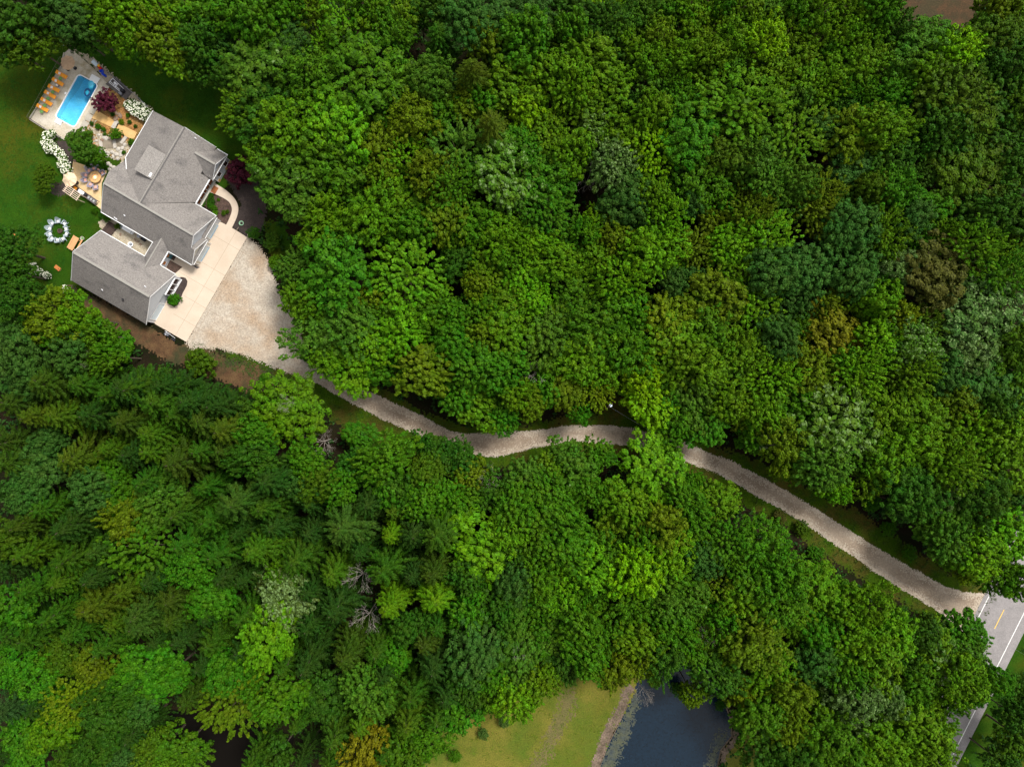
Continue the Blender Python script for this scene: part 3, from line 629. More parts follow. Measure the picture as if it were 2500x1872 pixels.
# porch
bx('porch_floor','porch',-63.3,-61.75,-4.4,.75,0,.38); bx('porch_skirt','dsiding',-61.75,-61.68,-4.4,.8,0,.42); bx('porch_step','cream',-61.68,-61.42,-4.3,.8,0,.16)
for V in (-4.2,-3.15,-2.25,-1.6,-.3,.6): bx('porch_post','white',-61.9,-61.76,V-.06,V+.06,.38,2.45)
bx('porch_rail','white',-61.88,-61.80,-1.55,.55,1.15,1.22); bx('porch_rail','white',-61.88,-61.80,-4.15,-3.2,1.15,1.22)
bx('entry_door','dwood',-63.3,-63.24,-2.9,-2.0,.38,2.4); window(-63.3,-1.4,.3,1.0,2.2,2,'glass')
bx('brick_base','tan',-60.86,-60.78,-8.6,-6.9,0,.75); bx('brick_base','tan',-60.86,-60.78,-5.0,-4.5,0,.75)
# roof furniture
def pipe(px, py, zr, h=.35, m='pipe', r=.07):
    x, y, _ = P(px, py, zr+h/2); q = house.matrix_world if False else None
    v = Matrix.Rotation(-RZ, 3, 'Z') @ (Vector((x, y, 0)) - Vector(Hk(U0, V0, 0)))
    b = MB(); b.tube((v.x, v.y, zr-.15), (v.x, v.y, zr+h), r, r, 8); b.tube((v.x, v.y, zr+h-.1), (v.x+.25, v.y-.1, zr+h-.1), r*.8, r*.8, 6); return b.build('vent_pipe', M[m], house)
def zroof(px, py, plane):
    z = 4.0
    for _ in range(8):
        x, y, _q = P(px, py, z); U = .8634*x-.5044*y; V = -.5044*x-.8634*y; z = plane(U, V)
    return z
S2 = lambda U, V: 6.3-.75*(V-5.36); G1 = lambda U, V: 6.5-.745*(17.58-V); G2 = lambda U, V: 6.5-.745*(V-17.58); MS = lambda U, V: mz(U); MN = lambda U, V: 2.9+(U+75.1)*.436
for px, py, pf, m_ in ((303.5,525.4,S2,'pipe'),(353.8,698.7,G1,'pipe'),(249,706.8,G2,'pipe'),(299.5,730,G2,'black'),(477,336.8,MS,'pipe'),(279.8,531,S2,'pipe'),(284,534,S2,'pipe')):
    pipe(px, py, zroof(px, py, pf), .3, m_, .12 if m_ == 'black' else .07)
zc = zroof(366.4,426.5,MN)+.25; x, y, _ = P(366.4,426.5,zc+.5); v = Matrix.Rotation(-RZ, 3, 'Z') @ (Vector((x,y,0))-Vector(Hk(U0,V0,0)))
b = MB(); b.cbox((v.x, v.y, zc+.1), (.35,.7,.7), 0); b.build('chimney', M['white'], house, .02)
# dark stone slabs by the porch handled as a mat
b = MB(); b.box(-.45,.45,-.6,.6,.10,.13); tag(b.build('door_mat', M['porch'], None, 0, loc=(*P2(524.5,464),0), rz=RZ), 'reddish brown mat at the house end of the curved path', 'mat')
# ================================================================ GARDEN AND YARD THINGS
def make_adirondack(name, label, m, cush, group):
    t = thing(name, label, 'chair', group=group)          # faces +Y
    b = MB()
    for k in range(5): b.cbox((0, -.22+k*.115, .37-.028*(4-k)), (.54,.10,.03))
    b.build('seat', M[m], t)
    b = MB()
    for k in range(-3, 4):
        h_ = .80-.035*k*k; b.bar((k*.085, -.25, .30), (k*.115, -.25-.36*h_/.8, .30+h_*.85), .075, .025)
    b.bar((-.30,-.40,.62),(.30,-.40,.62),.03,.07); b.build('backrest', M[m], t)
    for s in (-1, 1):
        b = MB(); b.cbox((s*.36, .0, .57), (.15,.74,.03)); b.build('armrest', M[m], t)
        b = MB(); b.cbox((s*.33, .28, .28), (.05,.10,.56)); b.build('leg', M[m], t)
        b = MB(); b.bar((s*.29,.30,.34),(s*.29,-.50,.05),.03,.12); b.build('leg', M[m], t)
    b = MB(); b.cbox((0,.02,.42),(.44,.40,.09)); b.build('cushion', M[cush], t, .02)
    return t
lc = P2(148,564.6)
spots = [(145.4,541.5,'top'),(161,547,'upper right'),(165,559.9,'right'),(166,572.5,'lower right'),(157.6,584.3,'bottom right'),(144.3,587,'bottom'),(130.4,583.6,'bottom left'),(125.7,572.5,'lower left'),(125,559,'left'),(131,546.3,'upper left')]
proto = None
for px, py, w_ in spots:
    x, y, _ = P(px, py); a = math.atan2(lc[1]-y, lc[0]-x)-math.pi/2; lab = 'grey fan-back garden chair at the %s of the ring on the lawn' % w_
    if proto is None:
        proto = make_adirondack('garden_chair', lab, 'chairgrey', 'palecush', 'garden chairs ringing the lawn fire pit'); proto.location = (x,y,.02); proto.rotation_euler = (0,0,a)
    else: dup(proto, (x,y,.02), a, lab)
fp = thing('fire_pit', 'small dark stone fire pit in the centre of the lawn chairs', 'fire pit', (*lc, .02))
b = MB(); b.lathe([(.42,0),(.42,.28),(.30,.28),(.30,.08),(.02,.08)], n=14); b.build('stone_ring', M['rmulch'], fp)
b = MB(); b.bar((-.2,-.1,.12),(.2,.1,.12),.08,.08); b.bar((-.1,.2,.16),(.1,-.2,.16),.08,.08); b.build('logs', M['dwood'], fp)
fc = P2(238,435.3)
spots = [(221.7,419,'upper left'),(233,413.5,'top'),(245,415,'upper right'),(254.6,424.5,'right, close to the roof'),(213.5,430,'left'),(212.5,442,'lower left'),(225.8,453,'bottom'),(238,459.5,'bottom right'),(217,405+6,'outer top left')]
proto = None
for px, py, w_ in spots[:8]:
    x, y, _ = P(px, py); a = math.atan2(fc[1]-y, fc[0]-x)-math.pi/2; lab = 'lilac grey chair with coral cushion, %s of the lit fire table' % w_
    if proto is None:
        proto = make_adirondack('patio_chair', lab, 'chairlilac', 'coral', 'patio chairs round the fire table'); proto.location = (x,y,.13); proto.rotation_euler = (0,0,a)
    else: dup(proto, (x,y,.13), a, lab)
ft = thing('fire_table', 'round tan fire table with a bright flame on the patio', 'fire table', (*fc, .13))
b = MB(); b.lathe([(.55,0),(.55,.50),(.98,.52),(.98,.62),(.46,.62),(.46,.50),(.02,.50)], n=28); b.build('table_top', M['stonetop'], ft)
b = MB(); b.lathe([(.45,.52),(.50,.68),(.40,.70),(.36,.55),(.02,.53)], n=20); b.build('fire_bowl', M['canvas'], ft)
b = MB()
for k in range(9):
    a = k*.7; r_ = .13 if k else 0; b.tube((r_*math.cos(a), r_*math.sin(a), .56), (r_*.7*math.cos(a), r_*.7*math.sin(a), .80+.03*(k % 3)), .10, .02, 6)
b.build('flame', M['fire'], ft)
# parasols
def parasol(px, py, label, m):
    r_ = 1.28; x, y, _ = P(px, py, 2.6); t = thing('parasol', label, 'parasol', (x, y, .1), .2, 'tan octagonal parasols')
    b = MB(); b.tube((0,0,0),(0,0,2.75),.03,.025); b.build('pole', M['metal'], t)
    b = MB(); b.lathe([(.30,0),(.28,.10),(.05,.12)], n=12); b.build('base', M['black'], t)
    b = MB(); n = 8
    for i in range(n):
        a0, a1 = 2*math.pi*i/n, 2*math.pi*(i+1)/n; am = (a0+a1)/2
        o0 = (r_*math.cos(a0), r_*math.sin(a0), 2.20); o1 = (r_*math.cos(a1), r_*math.sin(a1), 2.20); om = (r_*.90*math.cos(am), r_*.90*math.sin(am), 2.06)
        i0 = (.42*math.cos(a0), .42*math.sin(a0), 2.58); i1 = (.42*math.cos(a1), .42*math.sin(a1), 2.58)
        b.face([i0, o0, om]); b.face([i0, om, i1]); b.face([i1, om, o1])
    b.build('canopy', M[m], t)
    b = MB()
    for i in range(n):
        a0, a1 = 2*math.pi*i/n, 2*math.pi*(i+1)/n; b.face([(0,0,2.80),(.47*math.cos(a0),.47*math.sin(a0),2.63),(.47*math.cos(a1),.47*math.sin(a1),2.63)])
    b.build('vent_cap', M[m], t)
    for i in range(n):
        a0 = 2*math.pi*i/n; b = MB(); b.bar((.42*math.cos(a0),.42*math.sin(a0),2.56),(r_*math.cos(a0),r_*math.sin(a0),2.18),.02,.02); b.build('rib', M['dwood'], t)
    return t
parasol(162,151.5,'brownish tan octagonal parasol at the top corner of the pool deck','canvas')
parasol(167,436.6,'light tan octagonal parasol over the patio beside the white hydrangeas','canvas2')
# sun loungers
la = math.atan2(-85,150)
proto = None
names = ['topmost','second','third','fourth','fifth','lowest']
for k, (px, py) in enumerate([(155.4,186),(146.4,203.6),(136.8,219.5),(127.5,234.5),(118.7,251.7),(109,267)]):
    x, y, _ = P(px, py); lab = 'orange sun lounger with a white towel, %s in the row beside the pool' % names[k]
    if proto is None:
        t = thing('sun_lounger', lab, 'sun lounger', (x,y,.10), la, 'orange sun loungers beside the pool'); proto = t
        b = MB(); b.bar((-.95,-.30,.26),(.95,-.30,.26),.04,.05); b.bar((-.95,.30,.26),(.95,.30,.26),.04,.05)
        for q in (-.95,-.3,.35,.95): b.bar((q,-.30,.26),(q,.30,.26),.04,.04)
        b.build('frame', M['white'], t)
        b = MB(); b.cbox((.35,0,.335),(1.25,.64,.10)); b.build('mattress', M['orange'], t, .03)
        b = MB(); b.cbox((-.62,0,.52),(.80,.64,.10), 0, 0, R(32)); b.build('backrest', M['orange'], t, .03)
        b = MB(); b.cbox((-.42,.0,.50),(.34,.42,.06), R(20), 0, R(30)); b.build('towel', M['towel'], t, .02)
        for (q, r_) in ((-.85,-.28),(-.85,.28),(.85,-.28),(.85,.28)): b = MB(); b.tube((q,r_,0),(q,r_,.26),.025,.025); b.build('leg', M['white'], t)
    else: dup(proto, (x,y,.10), la+random.Random(k).uniform(-.04,.04), lab)
proto = None
for px, py, w_ in ((152.2,195,'below the topmost lounger'),(133.7,228.2,'below the third lounger'),(122.3,244,'below the fourth lounger'),(114.1,260.8,'below the fifth lounger'),(106.3,275.6,'below the lowest lounger')):
    x, y, _ = P(px, py); lab = 'small round green side table just '+w_
    if proto is None:
        t = thing('side_table', lab, 'side table', (x,y,.10), 0, 'green side tables between the loungers'); proto = t
        b = MB(); b.lathe([(.27,.42),(.30,.44),(.30,.48),(.02,.48)], n=16); b.build('table_top', M['green'], t)
        for k in range(3): a = k*2.1; b = MB(); b.tube((.24*math.cos(a),.24*math.sin(a),0),(.18*math.cos(a),.18*math.sin(a),.43),.02,.02); b.build('leg', M['green'], t)
    else: dup(proto, (x,y,.10), 0, lab)
t = thing('towel_basket', 'grey basket with white towels below the second lounger', 'basket', (*P2(142.2,210.8), .10), la)
b = MB(); b.box(-.28,.28,-.2,.2,0,.35); b.build('basket', M['metal'], t, .02); b = MB(); b.cbox((.05,0,.38),(.40,.28,.12)); b.build('towel', M['towel'], t, .03)
t = thing('skimmer_lid', 'small white square lid beside the left edge of the pool', 'lid', (*P2(161,228.5), .10), pang); b = MB(); b.box(-.17,.17,-.17,.17,0,.04); b.build('lid', M['white'], t, .01)
# corner toys
t = thing('play_table', 'small red and yellow toddler toy by the back fence', 'toy', (*P2(247.4,168.5), .06), -.9)
b = MB(); b.box(-.45,.35,-.22,.22,.0,.45); b.build('base', M['red'], t, .04); b = MB(); b.lathe([(.24,.45),(.24,.55),(.10,.55)], c=(-.35,.1,0), n=14); b.build('bucket', M['yellow'], t)
t = thing('water_slide', 'bright blue curved plastic slide end at the deck corner', 'slide', (*P2(252.5,183.5), .06), -.55)
b = MB(); n = 9
for i in range(n):
    a0, a1 = R(20+i*17), R(20+(i+1)*17); z0, z1 = .9-.08*i, .9-.08*(i+1)
    for (ra, rb, za, zb) in ((.25,.30,.25,.0),(.30,.62,.0,.0),(.62,.67,.0,.25)):
        b.face([(ra*math.cos(a0),ra*math.sin(a0),z0+za),(rb*math.cos(a0),rb*math.sin(a0),z0+zb),(rb*math.cos(a1),rb*math.sin(a1),z1+zb),(ra*math.cos(a1),ra*math.sin(a1),z1+za)])
b.build('chute', M['blue'], t); b = MB(); b.box(.1,.7,-.15,.2,0,.75); b.build('steps', M['blue'], t, .04)
t = thing('picket_panel', 'pale blue grey locker lid against the back fence', 'box', (*P2(236,158), .05), RZ-.25); b = MB(); b.box(-.55,.55,-.3,.3,0,.5); b.build('body', M['chairgrey'], t, .02); b = MB(); b.box(-.58,.58,-.33,.33,.5,.56); b.build('lid', M['gdoor'], t, .01)
# pool equipment pad
mb = MB(); mb.prism([P2(*p) for p in ((258,206),(282,188),(324,226),(308,245))], 0, .12); structure(mb.build('equipment_pad', M['gwood']))
eq = thing('pool_pump', 'pool pump and filter with white pipes on the dark pad', 'pool pump', (*P2(290,213), .12), R(-42))
b = MB()
for y in (-.5, -.25, .45): b.tube((-1.5,y,.3),(1.1,y*.8,.3),.05,.05)
for x in (-1.5,-.6,-.2,1.0): b.tube((x,-.5,.3),(x,.4,.3),.05,.05)
b.build('pipes', M['pipe'], eq)
b = MB(); b.lathe([(.32,0),(.32,.8),(.15,.95)], c=(1.25,.0,0), n=14); b.build('filter_tank', M['black'], eq); b = MB(); b.box(1.0,1.6,-.75,-.35,0,.6); b.build('heater', M['metal'], eq, .03)
b = MB(); b.tube((-.9,.1,.2),(-.2,.1,.2),.16,.16,10); b.build('pump', M['pipe'], eq)
# fences
def fence(label, pts, m, h=1.2, every=1.9, rails=(1.0,.15), pw=.06):
    t = thing('fence', label, 'fence', (*P2(*pts[0]), 0)); o = Vector((*P2(*pts[0]), 0))
    for i in range(len(pts)-1):
        a, b_ = Vector((*P2(*pts[i]),0))-o, Vector((*P2(*pts[i+1]),0))-o; L_ = (b_-a).length; k = max(1, int(L_/every))
        for j in range(k+(i == len(pts)-2)):
            p = a.lerp(b_, j/k); q = MB(); q.box(p.x-pw/2,p.x+pw/2,p.y-pw/2,p.y+pw/2,0,h); q.build('post', M[m], t)
        for z in rails: q = MB(); q.bar(a+Vector((0,0,z*h)), b_+Vector((0,0,z*h)), .045, .05); q.build('rail', M[m], t)
        q = MB(); npk = int(L_/.16)
        for j in range(npk): p = a.lerp(b_, (j+.5)/npk); q.bar(p+Vector((0,0,.15*h)), p+Vector((0,0,h)), .016, .016)
        q.build('pickets', M[m], t)
    return t
M['fencebl'] = mat('dark_green_metal', (.10,.12,.06), rough=.5)
fence('thin dark metal fence along the lawn side of the loungers', [(76,292),(90,268),(157,146)], 'fencebl')
fence('thin dark metal fence along the lower edge of the pool deck', [(76,292),(110,314),(150,336)], 'dwood')
fence('grey metal fence running from the pool corner to the house', [(232,150),(300,207),(340,240),(371,270)], 'metal')
fence('short thin fence by the lower corner of the shingled garage', [(187,698),(170,735)], 'metal')
fence('thin rail fence in the shade by the lower left lawn', [(52,651),(84,676)], 'metal')
t = thing('gate_post', 'short white diagonal pole beyond the top corner of the pool deck', 'pole', (*P2(163,117), 0)); b = MB(); b.tube((0,0,0),(0,0,1.4),.04,.04); b.bar((0,0,1.35),(1.1,.55,1.35),.09,.06); b.build('arm', M['pipe'], t)
# rocks
def rock(px, py, r_, m, label, seed, sq=(1,.8,.55), z=.0, grp='landscape boulders'):
    rr = random.Random(seed); bm = bmesh.new(); bmesh.ops.create_icosphere(bm, subdivisions=2, radius=r_)
    for v in bm.verts: v.co = Vector((v.co.x*sq[0], v.co.y*sq[1], v.co.z*sq[2]))*(1+rr.uniform(-.14,.14)); v.co.z = max(v.co.z, -.1*r_)
    me = bpy.data.meshes.new('boulder'); bm.to_mesh(me); bm.free(); me.materials.append(M[m])
    o = obj('boulder', me, None, (*P2(px,py), z), rr.uniform(0,3)); tag(o, label, 'boulder', grp)
rk = [(258,338,.55,'rock'),(250,343,.45,'rock2'),(283,291,.50,'rock2'),(294,283,.50,'rock2'),(285,278,.35,'rock2'),(248,372,.4,'rock'),(256,371,.35,'rock'),(265,373,.35,'rock'),(275,372,.4,'rock'),(285,377,.45,'rock'),(295,380,.4,'rock'),(263,381,.35,'rock'),(277,383,.35,'rock'),(288,388,.35,'rock'),(290,365,.45,'rock'),(300,362,.4,'rock'),(296,372,.4,'rock'),(305,354,.35,'rock'),(264,400,.4,'rock'),(271,405,.4,'rock'),(278,409,.4,'rock'),(268,414,.35,'rock'),(246,396,.35,'rock'),(236,400,.35,'rock'),(183,393,.3,'rock2'),(208,408,.3,'rock'),(236,344,.3,'rock'),(242,330,.3,'rock')]
where = ['pale boulder at the top of the rock garden','brown boulder at the top left of the rock garden','brown boulder left of the yellow shrub','brown boulder above the yellow shrub','small brown boulder beside the red maple mulch']
for i, (px, py, r_, m_) in enumerate(rk):
    lab = where[i] if i < 5 else ('pale boulder in the curved row bordering the rock garden' if i < 18 else ('pale boulder in the row above the patio' if i < 22 else 'small boulder scattered round the pine bed'))
    rock(px, py, r_, m_, lab, i, z=.08, grp='landscape boulders' if i < 5 else ['rock garden border boulders','patio border boulders','pine bed boulders'][0 if i < 18 else (1 if i < 22 else 2)])
for k, (px, py, a, lab) in enumerate([(248,354,.15,'long pale stone step at the left end of the brown landings'),(281,351,.15,'long pale stone step between the two brown landings'),(304,342,-.65,'long pale stone step at the upper right landing')]):
    b = MB(); b.box(-.28,.28,-.85,.85,0,.26); tag(b.build('stone_step', M['rock'], None, .04, loc=(*P2(px,py),0), rz=a), lab, 'stone step')
for k, (px, py, sx, sy, a, lab) in enumerate([(264,352,.95,.8,.05,'square brown stone landing left of the middle step'),(293,347,.85,.75,-.5,'square brown stone landing right of the middle step')]):
    b = MB(); b.box(-sx,sx,-sy,sy,0,.16); tag(b.build('stone_landing', M['landing'], None, .03, loc=(*P2(px,py),0), rz=a), lab, 'landing')
for k, (px, py) in enumerate([(279,303),(283.5,305.5),(288,308)]):
    b = MB(); b.box(-.16,.16,-.75,.75,0,.16+.07*k); tag(b.build('garden_step', M['rock'], None, .02, loc=(*P2(px,py),0), rz=RZ), ['lowest','middle','highest'][k]+' grey stone step between the two tan walks', 'step', 'steps between the tan walks')
# pergola and bar
pg = thing('pergola', 'small white timber pergola beside the patio grill', 'pergola', (*P2(196,479), .1), R(-35)); H_ = 2.2
for (x, y) in ((-1.3,-.45),(1.3,-.45),(-1.3,.45),(1.3,.45)): b = MB(); b.box(x-.05,x+.05,y-.05,y+.05,0,H_); b.build('post', M['pergola'], pg)
for y in (-.6,-.3,0,.3,.6): b = MB(); b.bar((-1.5,y,H_+.12),(1.5,y,H_+.12),.07,.10); b.build('slat', M['pergola'], pg)
for x in (-1.3,0,1.3): b = MB(); b.bar((x,-.7,H_),(x,.7,H_),.08,.12); b.build('beam', M['pergola'], pg)
gr = thing('barbecue', 'dark barbecue counter with pale lid below the pergola', 'barbecue', (*P2(203,470), .12), R(-35))
b = MB(); b.box(-1.7,1.3,-.3,.3,0,.85); b.build('cabinet', M['black'], gr, .02); b = MB(); b.box(-.2,.9,-.28,.28,.86,1.05); b.build('lid', M['white'], gr, .05); b = MB(); b.box(-1.2,-.6,-.25,.2,.86,.95); b.build('cutting_board', M['orange'], gr, .01)
bt = thing('bar_table', 'brown grey patio table between the pergola and the roof', 'table', (*P2(231,490), .12), R(-35))
b = MB(); b.box(-.95,.95,-.42,.42,.70,.76); b.build('table_top', M['gwood'], bt, .01)
for (x, y) in ((-.85,-.35),(.85,-.35),(-.85,.35),(.85,.35)): b = MB(); b.box(x-.04,x+.04,y-.04,y+.04,0,.70); b.build('leg', M['gwood'], bt)
b = MB()
for q in (-.6,-.1,.45): b.box(q-.15,q+.15,-.2,.15,.76,.80)
b.build('trays', M['dsiding'], bt)
t = thing('stool', 'small dark square stool beside the light tan parasol', 'stool', (*P2(190,448.5), .12), .5); b = MB(); b.box(-.25,.25,-.25,.25,.40,.46); b.build('seat', M['rmulch'], t, .02)
for (x, y) in ((-.2,-.2),(.2,-.2),(-.2,.2),(.2,.2)): b = MB(); b.box(x-.02,x+.02,y-.02,y+.02,0,.40); b.build('leg', M['dwood'], t)
# picnic table and cornhole boards
pt = thing('picnic_table', 'fresh wooden picnic table on the lawn by the garage corner', 'picnic table', (*P2(186.5,596.5), .02), R(61))
b = MB()
for k in range(5): b.box(-1.2,1.2,-.40+k*.165,-.40+k*.165+.155,.72,.77)
b.build('table_top', M['wood'], pt)
for y in (-.78,.78): b = MB(); b.box(-1.2,1.2,y-.13,y+.13,.42,.46); b.build('bench', M['wood'], pt)
for x in (-.85,.85):
    b = MB(); b.bar((x,-.75,.40),(x,.75,.40),.04,.10); b.bar((x,-.55,.0),(x,-.28,.72),.09,.04); b.bar((x,.55,.0),(x,.28,.72),.09,.04); b.build('leg_frame', M['wood'], pt)
t = thing('planter', 'round pale green planter beside the picnic table', 'planter', (*P2(204,583), .02)); b = MB(); b.lathe([(.24,0),(.34,.42),(.28,.42),(.25,.30),(.02,.30)], n=18); b.build('pot', M['rock'], t); b = MB(); b.lathe([(.22,.30),(.15,.40),(.02,.42)], n=8); b.build('moss', M['green'], t)
for px, py, lab in ((42,572.5,'orange wooden cornhole board at the far left of the lawn'),(142,654.7,'orange wooden cornhole board left of the garage roof')):
    t = thing('cornhole_board', lab, 'cornhole board', (*P2(px,py), .02), R(-36), 'cornhole boards on the lawn')
    b = MB(); b.bar((-.6,0,.10),(.6,0,.32),.62,.03); b.build('deck', M['owood'], t); b = MB(); b.bar((-.6,.29,.06),(.6,.29,.26),.03,.10); b.bar((-.6,-.29,.06),(.6,-.29,.26),.03,.10); b.build('side_rail', M['wood'], t)
    b = MB(); b.lathe([(.08,.0),(.08,.012)], c=(.36,0,.293), n=12); b.build('hole', M['black'], t); b = MB(); b.bar((.55,-.2,0),(.55,.2,.0),.04,.04); b.bar((.55,-.22,0),(.55,-.22,.28),.03,.03); b.bar((.55,.22,0),(.55,.22,.28),.03,.03); b.build('legs', M['wood'], t)
# courtyard things
for k in range(9):
    b = MB(); b.box(-.16,.16,-.95,.95,.0,.14+.015*k)
    o = b.build('sleeper', M['dwood'], None, .02, loc=(*P2(276-k*2.9+1, 548+k*3.6+1),0), rz=RZ+math.pi/2+.05*(k % 2)); tag(o, 'dark timber sleeper, one of the stacked row crossing between house and garage', 'sleeper', 'dark sleepers between the house and garage')
t = thing('storage_chest', 'long white chest against the courtyard side of the house', 'chest', (*P2(316,563), .05), RZ); b = MB(); b.box(-1.0,1.0,-.35,.35,0,.6); b.build('body', M['white'], t, .06); b = MB(); b.box(.72,.80,-.3,.3,.6,.66); b.build('handle', M['dsiding'], t); b = MB(); b.box(-1.7,-1.05,-.3,.3,0,.5); b.build('side_bin', M['metal'], t, .03)
t = thing('kettle_grill', 'round dark grill by the courtyard wall', 'grill', (*P2(344.5,579), .05), RZ); b = MB(); b.lathe([(.12,.60),(.30,.72),(.32,.85),(.22,1.0),(.03,1.05)], n=16); b.build('bowl', M['metal'], t)
for k in range(3): a = k*2.1; b = MB(); b.tube((.3*math.cos(a),.3*math.sin(a),0),(.15*math.cos(a),.15*math.sin(a),.65),.02,.02); b.build('leg', M['black'], t)
b = MB(); b.box(.35,1.1,-.35,.25,0,.6); b.build('side_cabinet', M['black'], t, .02)
t = thing('fire_bowl', 'round pale metal fire bowl near the garage side of the courtyard', 'fire bowl', (*P2(322,598), .05)); b = MB(); b.lathe([(.30,0),(.42,.45),(.46,.48),(.34,.48),(.28,.30),(.02,.28)], n=16); b.build('bowl', M['white'], t); b = MB(); b.lathe([(.24,.3),(.20,.46),(.02,.50)], n=10); b.build('lid', M['metal'], t)
for k, (px, py, lab) in enumerate([(294.5,572.5,'brown oval stepping stone below the white chest'),(330,585.5,'brown stepping stone left of the fire bowl row'),(343,596.5,'brown stepping stone nearest the connecting roof'),(337,590,'pinkish stepping stone in the courtyard gravel')]):
    b = MB(); b.lathe([(.30,0),(.28,.06),(.02,.07)], n=10); o = b.build('stepping_stone', M['rock2'], None, loc=(*P2(px,py),.03), rz=.6*k); o.scale = (.62,1,1); tag(o, lab, 'stepping stone')
t = thing('hose_pot', 'round pale green planter in the dark mulch by the path', 'planter', (*P2(591,546), .03)); b = MB(); b.lathe([(.30,0),(.42,.35),(.36,.35),(.30,.25),(.02,.25)], n=18); b.build('pot', mat('sage_pot',(.30,.50,.32),rough=.6), t); b = MB(); b.lathe([(.26,.25),(.16,.36),(.02,.38)], n=9); b.build('soil', M['dmulch'], t)
t = thing('bicycle_rack', 'grey cart with poles beyond the lower edge of the concrete', 'cart', (*P2(411,817), .02), R(-30))
b = MB(); b.box(-.5,.3,-.2,.25,.3,.5); b.build('tray', M['metal'], t, .02); b = MB(); b.tube((-.6,.4,.6),(1.4,.1,.2),.03,.03); b.tube((-.2,-.3,.5),(-.2,.6,.7),.03,.03); b.build('handle', M['pipe'], t)
for s in (-.25,.3): b = MB(); b.tube((.4,s,.18),(.4,s+.06,.18),.18,.18,14); b.build('wheel', M['black'], t)
b = MB(); b.box(.8,1.6,-.4,-.1,0,.25); b.build('bag', M['black'], t, .05)
# utility pole and line
pp = P(1487,992,8.5); po = thing('utility_pole', 'wooden utility pole with a pale round transformer in the clearing above the drive', 'utility pole', (pp[0],pp[1],0))
b = MB(); b.tube((0,0,0),(0,0,9.0),.16,.11,10); b.build('pole', M['bark'], po); b = MB(); b.lathe([(.28,7.2),(.30,8.0),(.24,8.15),(.05,8.2)], c=(.3,.15,0), n=14); b.build('transformer', M['gdoor'], po)
b = MB(); b.bar((-.6,-.5,8.6),(.6,.5,8.6),.09,.1); b.build('crossarm', M['bark'], po)
def wire(label, a, b_, sag, r_=.011):
    q = MB(); n = 24; prev = None
    for i in range(n+1):
        t_ = i/n; p = Vector(a).lerp(Vector(b_), t_)-Vector((0,0,sag*4*t_*(1-t_)))
        if prev is not None: q.tube(prev, p, r_, r_, 4, cap=False)
        prev = p
    tag(q.build('power_line', M['metal']), label, 'power line')
e1 = P(2382,1528,8.0); e2 = P(2600,1655,8.0)
wire('thin pale power line running from the pole along the drive to the road', (pp[0],pp[1],8.6), e1, .6); wire('thin pale power line crossing the paved road', e1, e2, .2)
p2_ = thing('utility_pole', 'wooden utility pole hidden among the trees at the drive entrance', 'utility pole', (e1[0], e1[1], 0)); b = MB(); b.tube((0,0,0),(0,0,8.3),.14,.1,8); b.build('pole', M['bark'], p2_)
# ================================================================ TREES AND SHRUBS
def leafquads(c, nrm, size, asp, rg, tang=None):
    n = len(c); nrm = nrm/np.linalg.norm(nrm, axis=1, keepdims=True)
    if tang is None: tang = rg.normal(size=(n,3))
    t = tang-nrm*(tang*nrm).sum(1, keepdims=True); t /= np.linalg.norm(t, axis=1, keepdims=True)+1e-9; b = np.cross(nrm, t)
    s = size[:,None]; V = np.stack([c-t*s, c-b*s*asp+nrm*s*.12, c+t*s, c+b*s*asp+nrm*s*.12], 1)
    return V.reshape(-1,3)
def unit(v): return v/np.linalg.norm(v, axis=-1, keepdims=True)
def dome_dirs(n, rg, low=-.15, jit=.17):
    i = np.arange(n)+.5; z = 1-(1-low)*i/n; th = i*2.39996+rg.random()*6; r = np.sqrt(1-z*z)
    d = np.stack([r*np.cos(th), r*np.sin(th), z], 1)+rg.normal(size=(n,3))*jit; return unit(d)
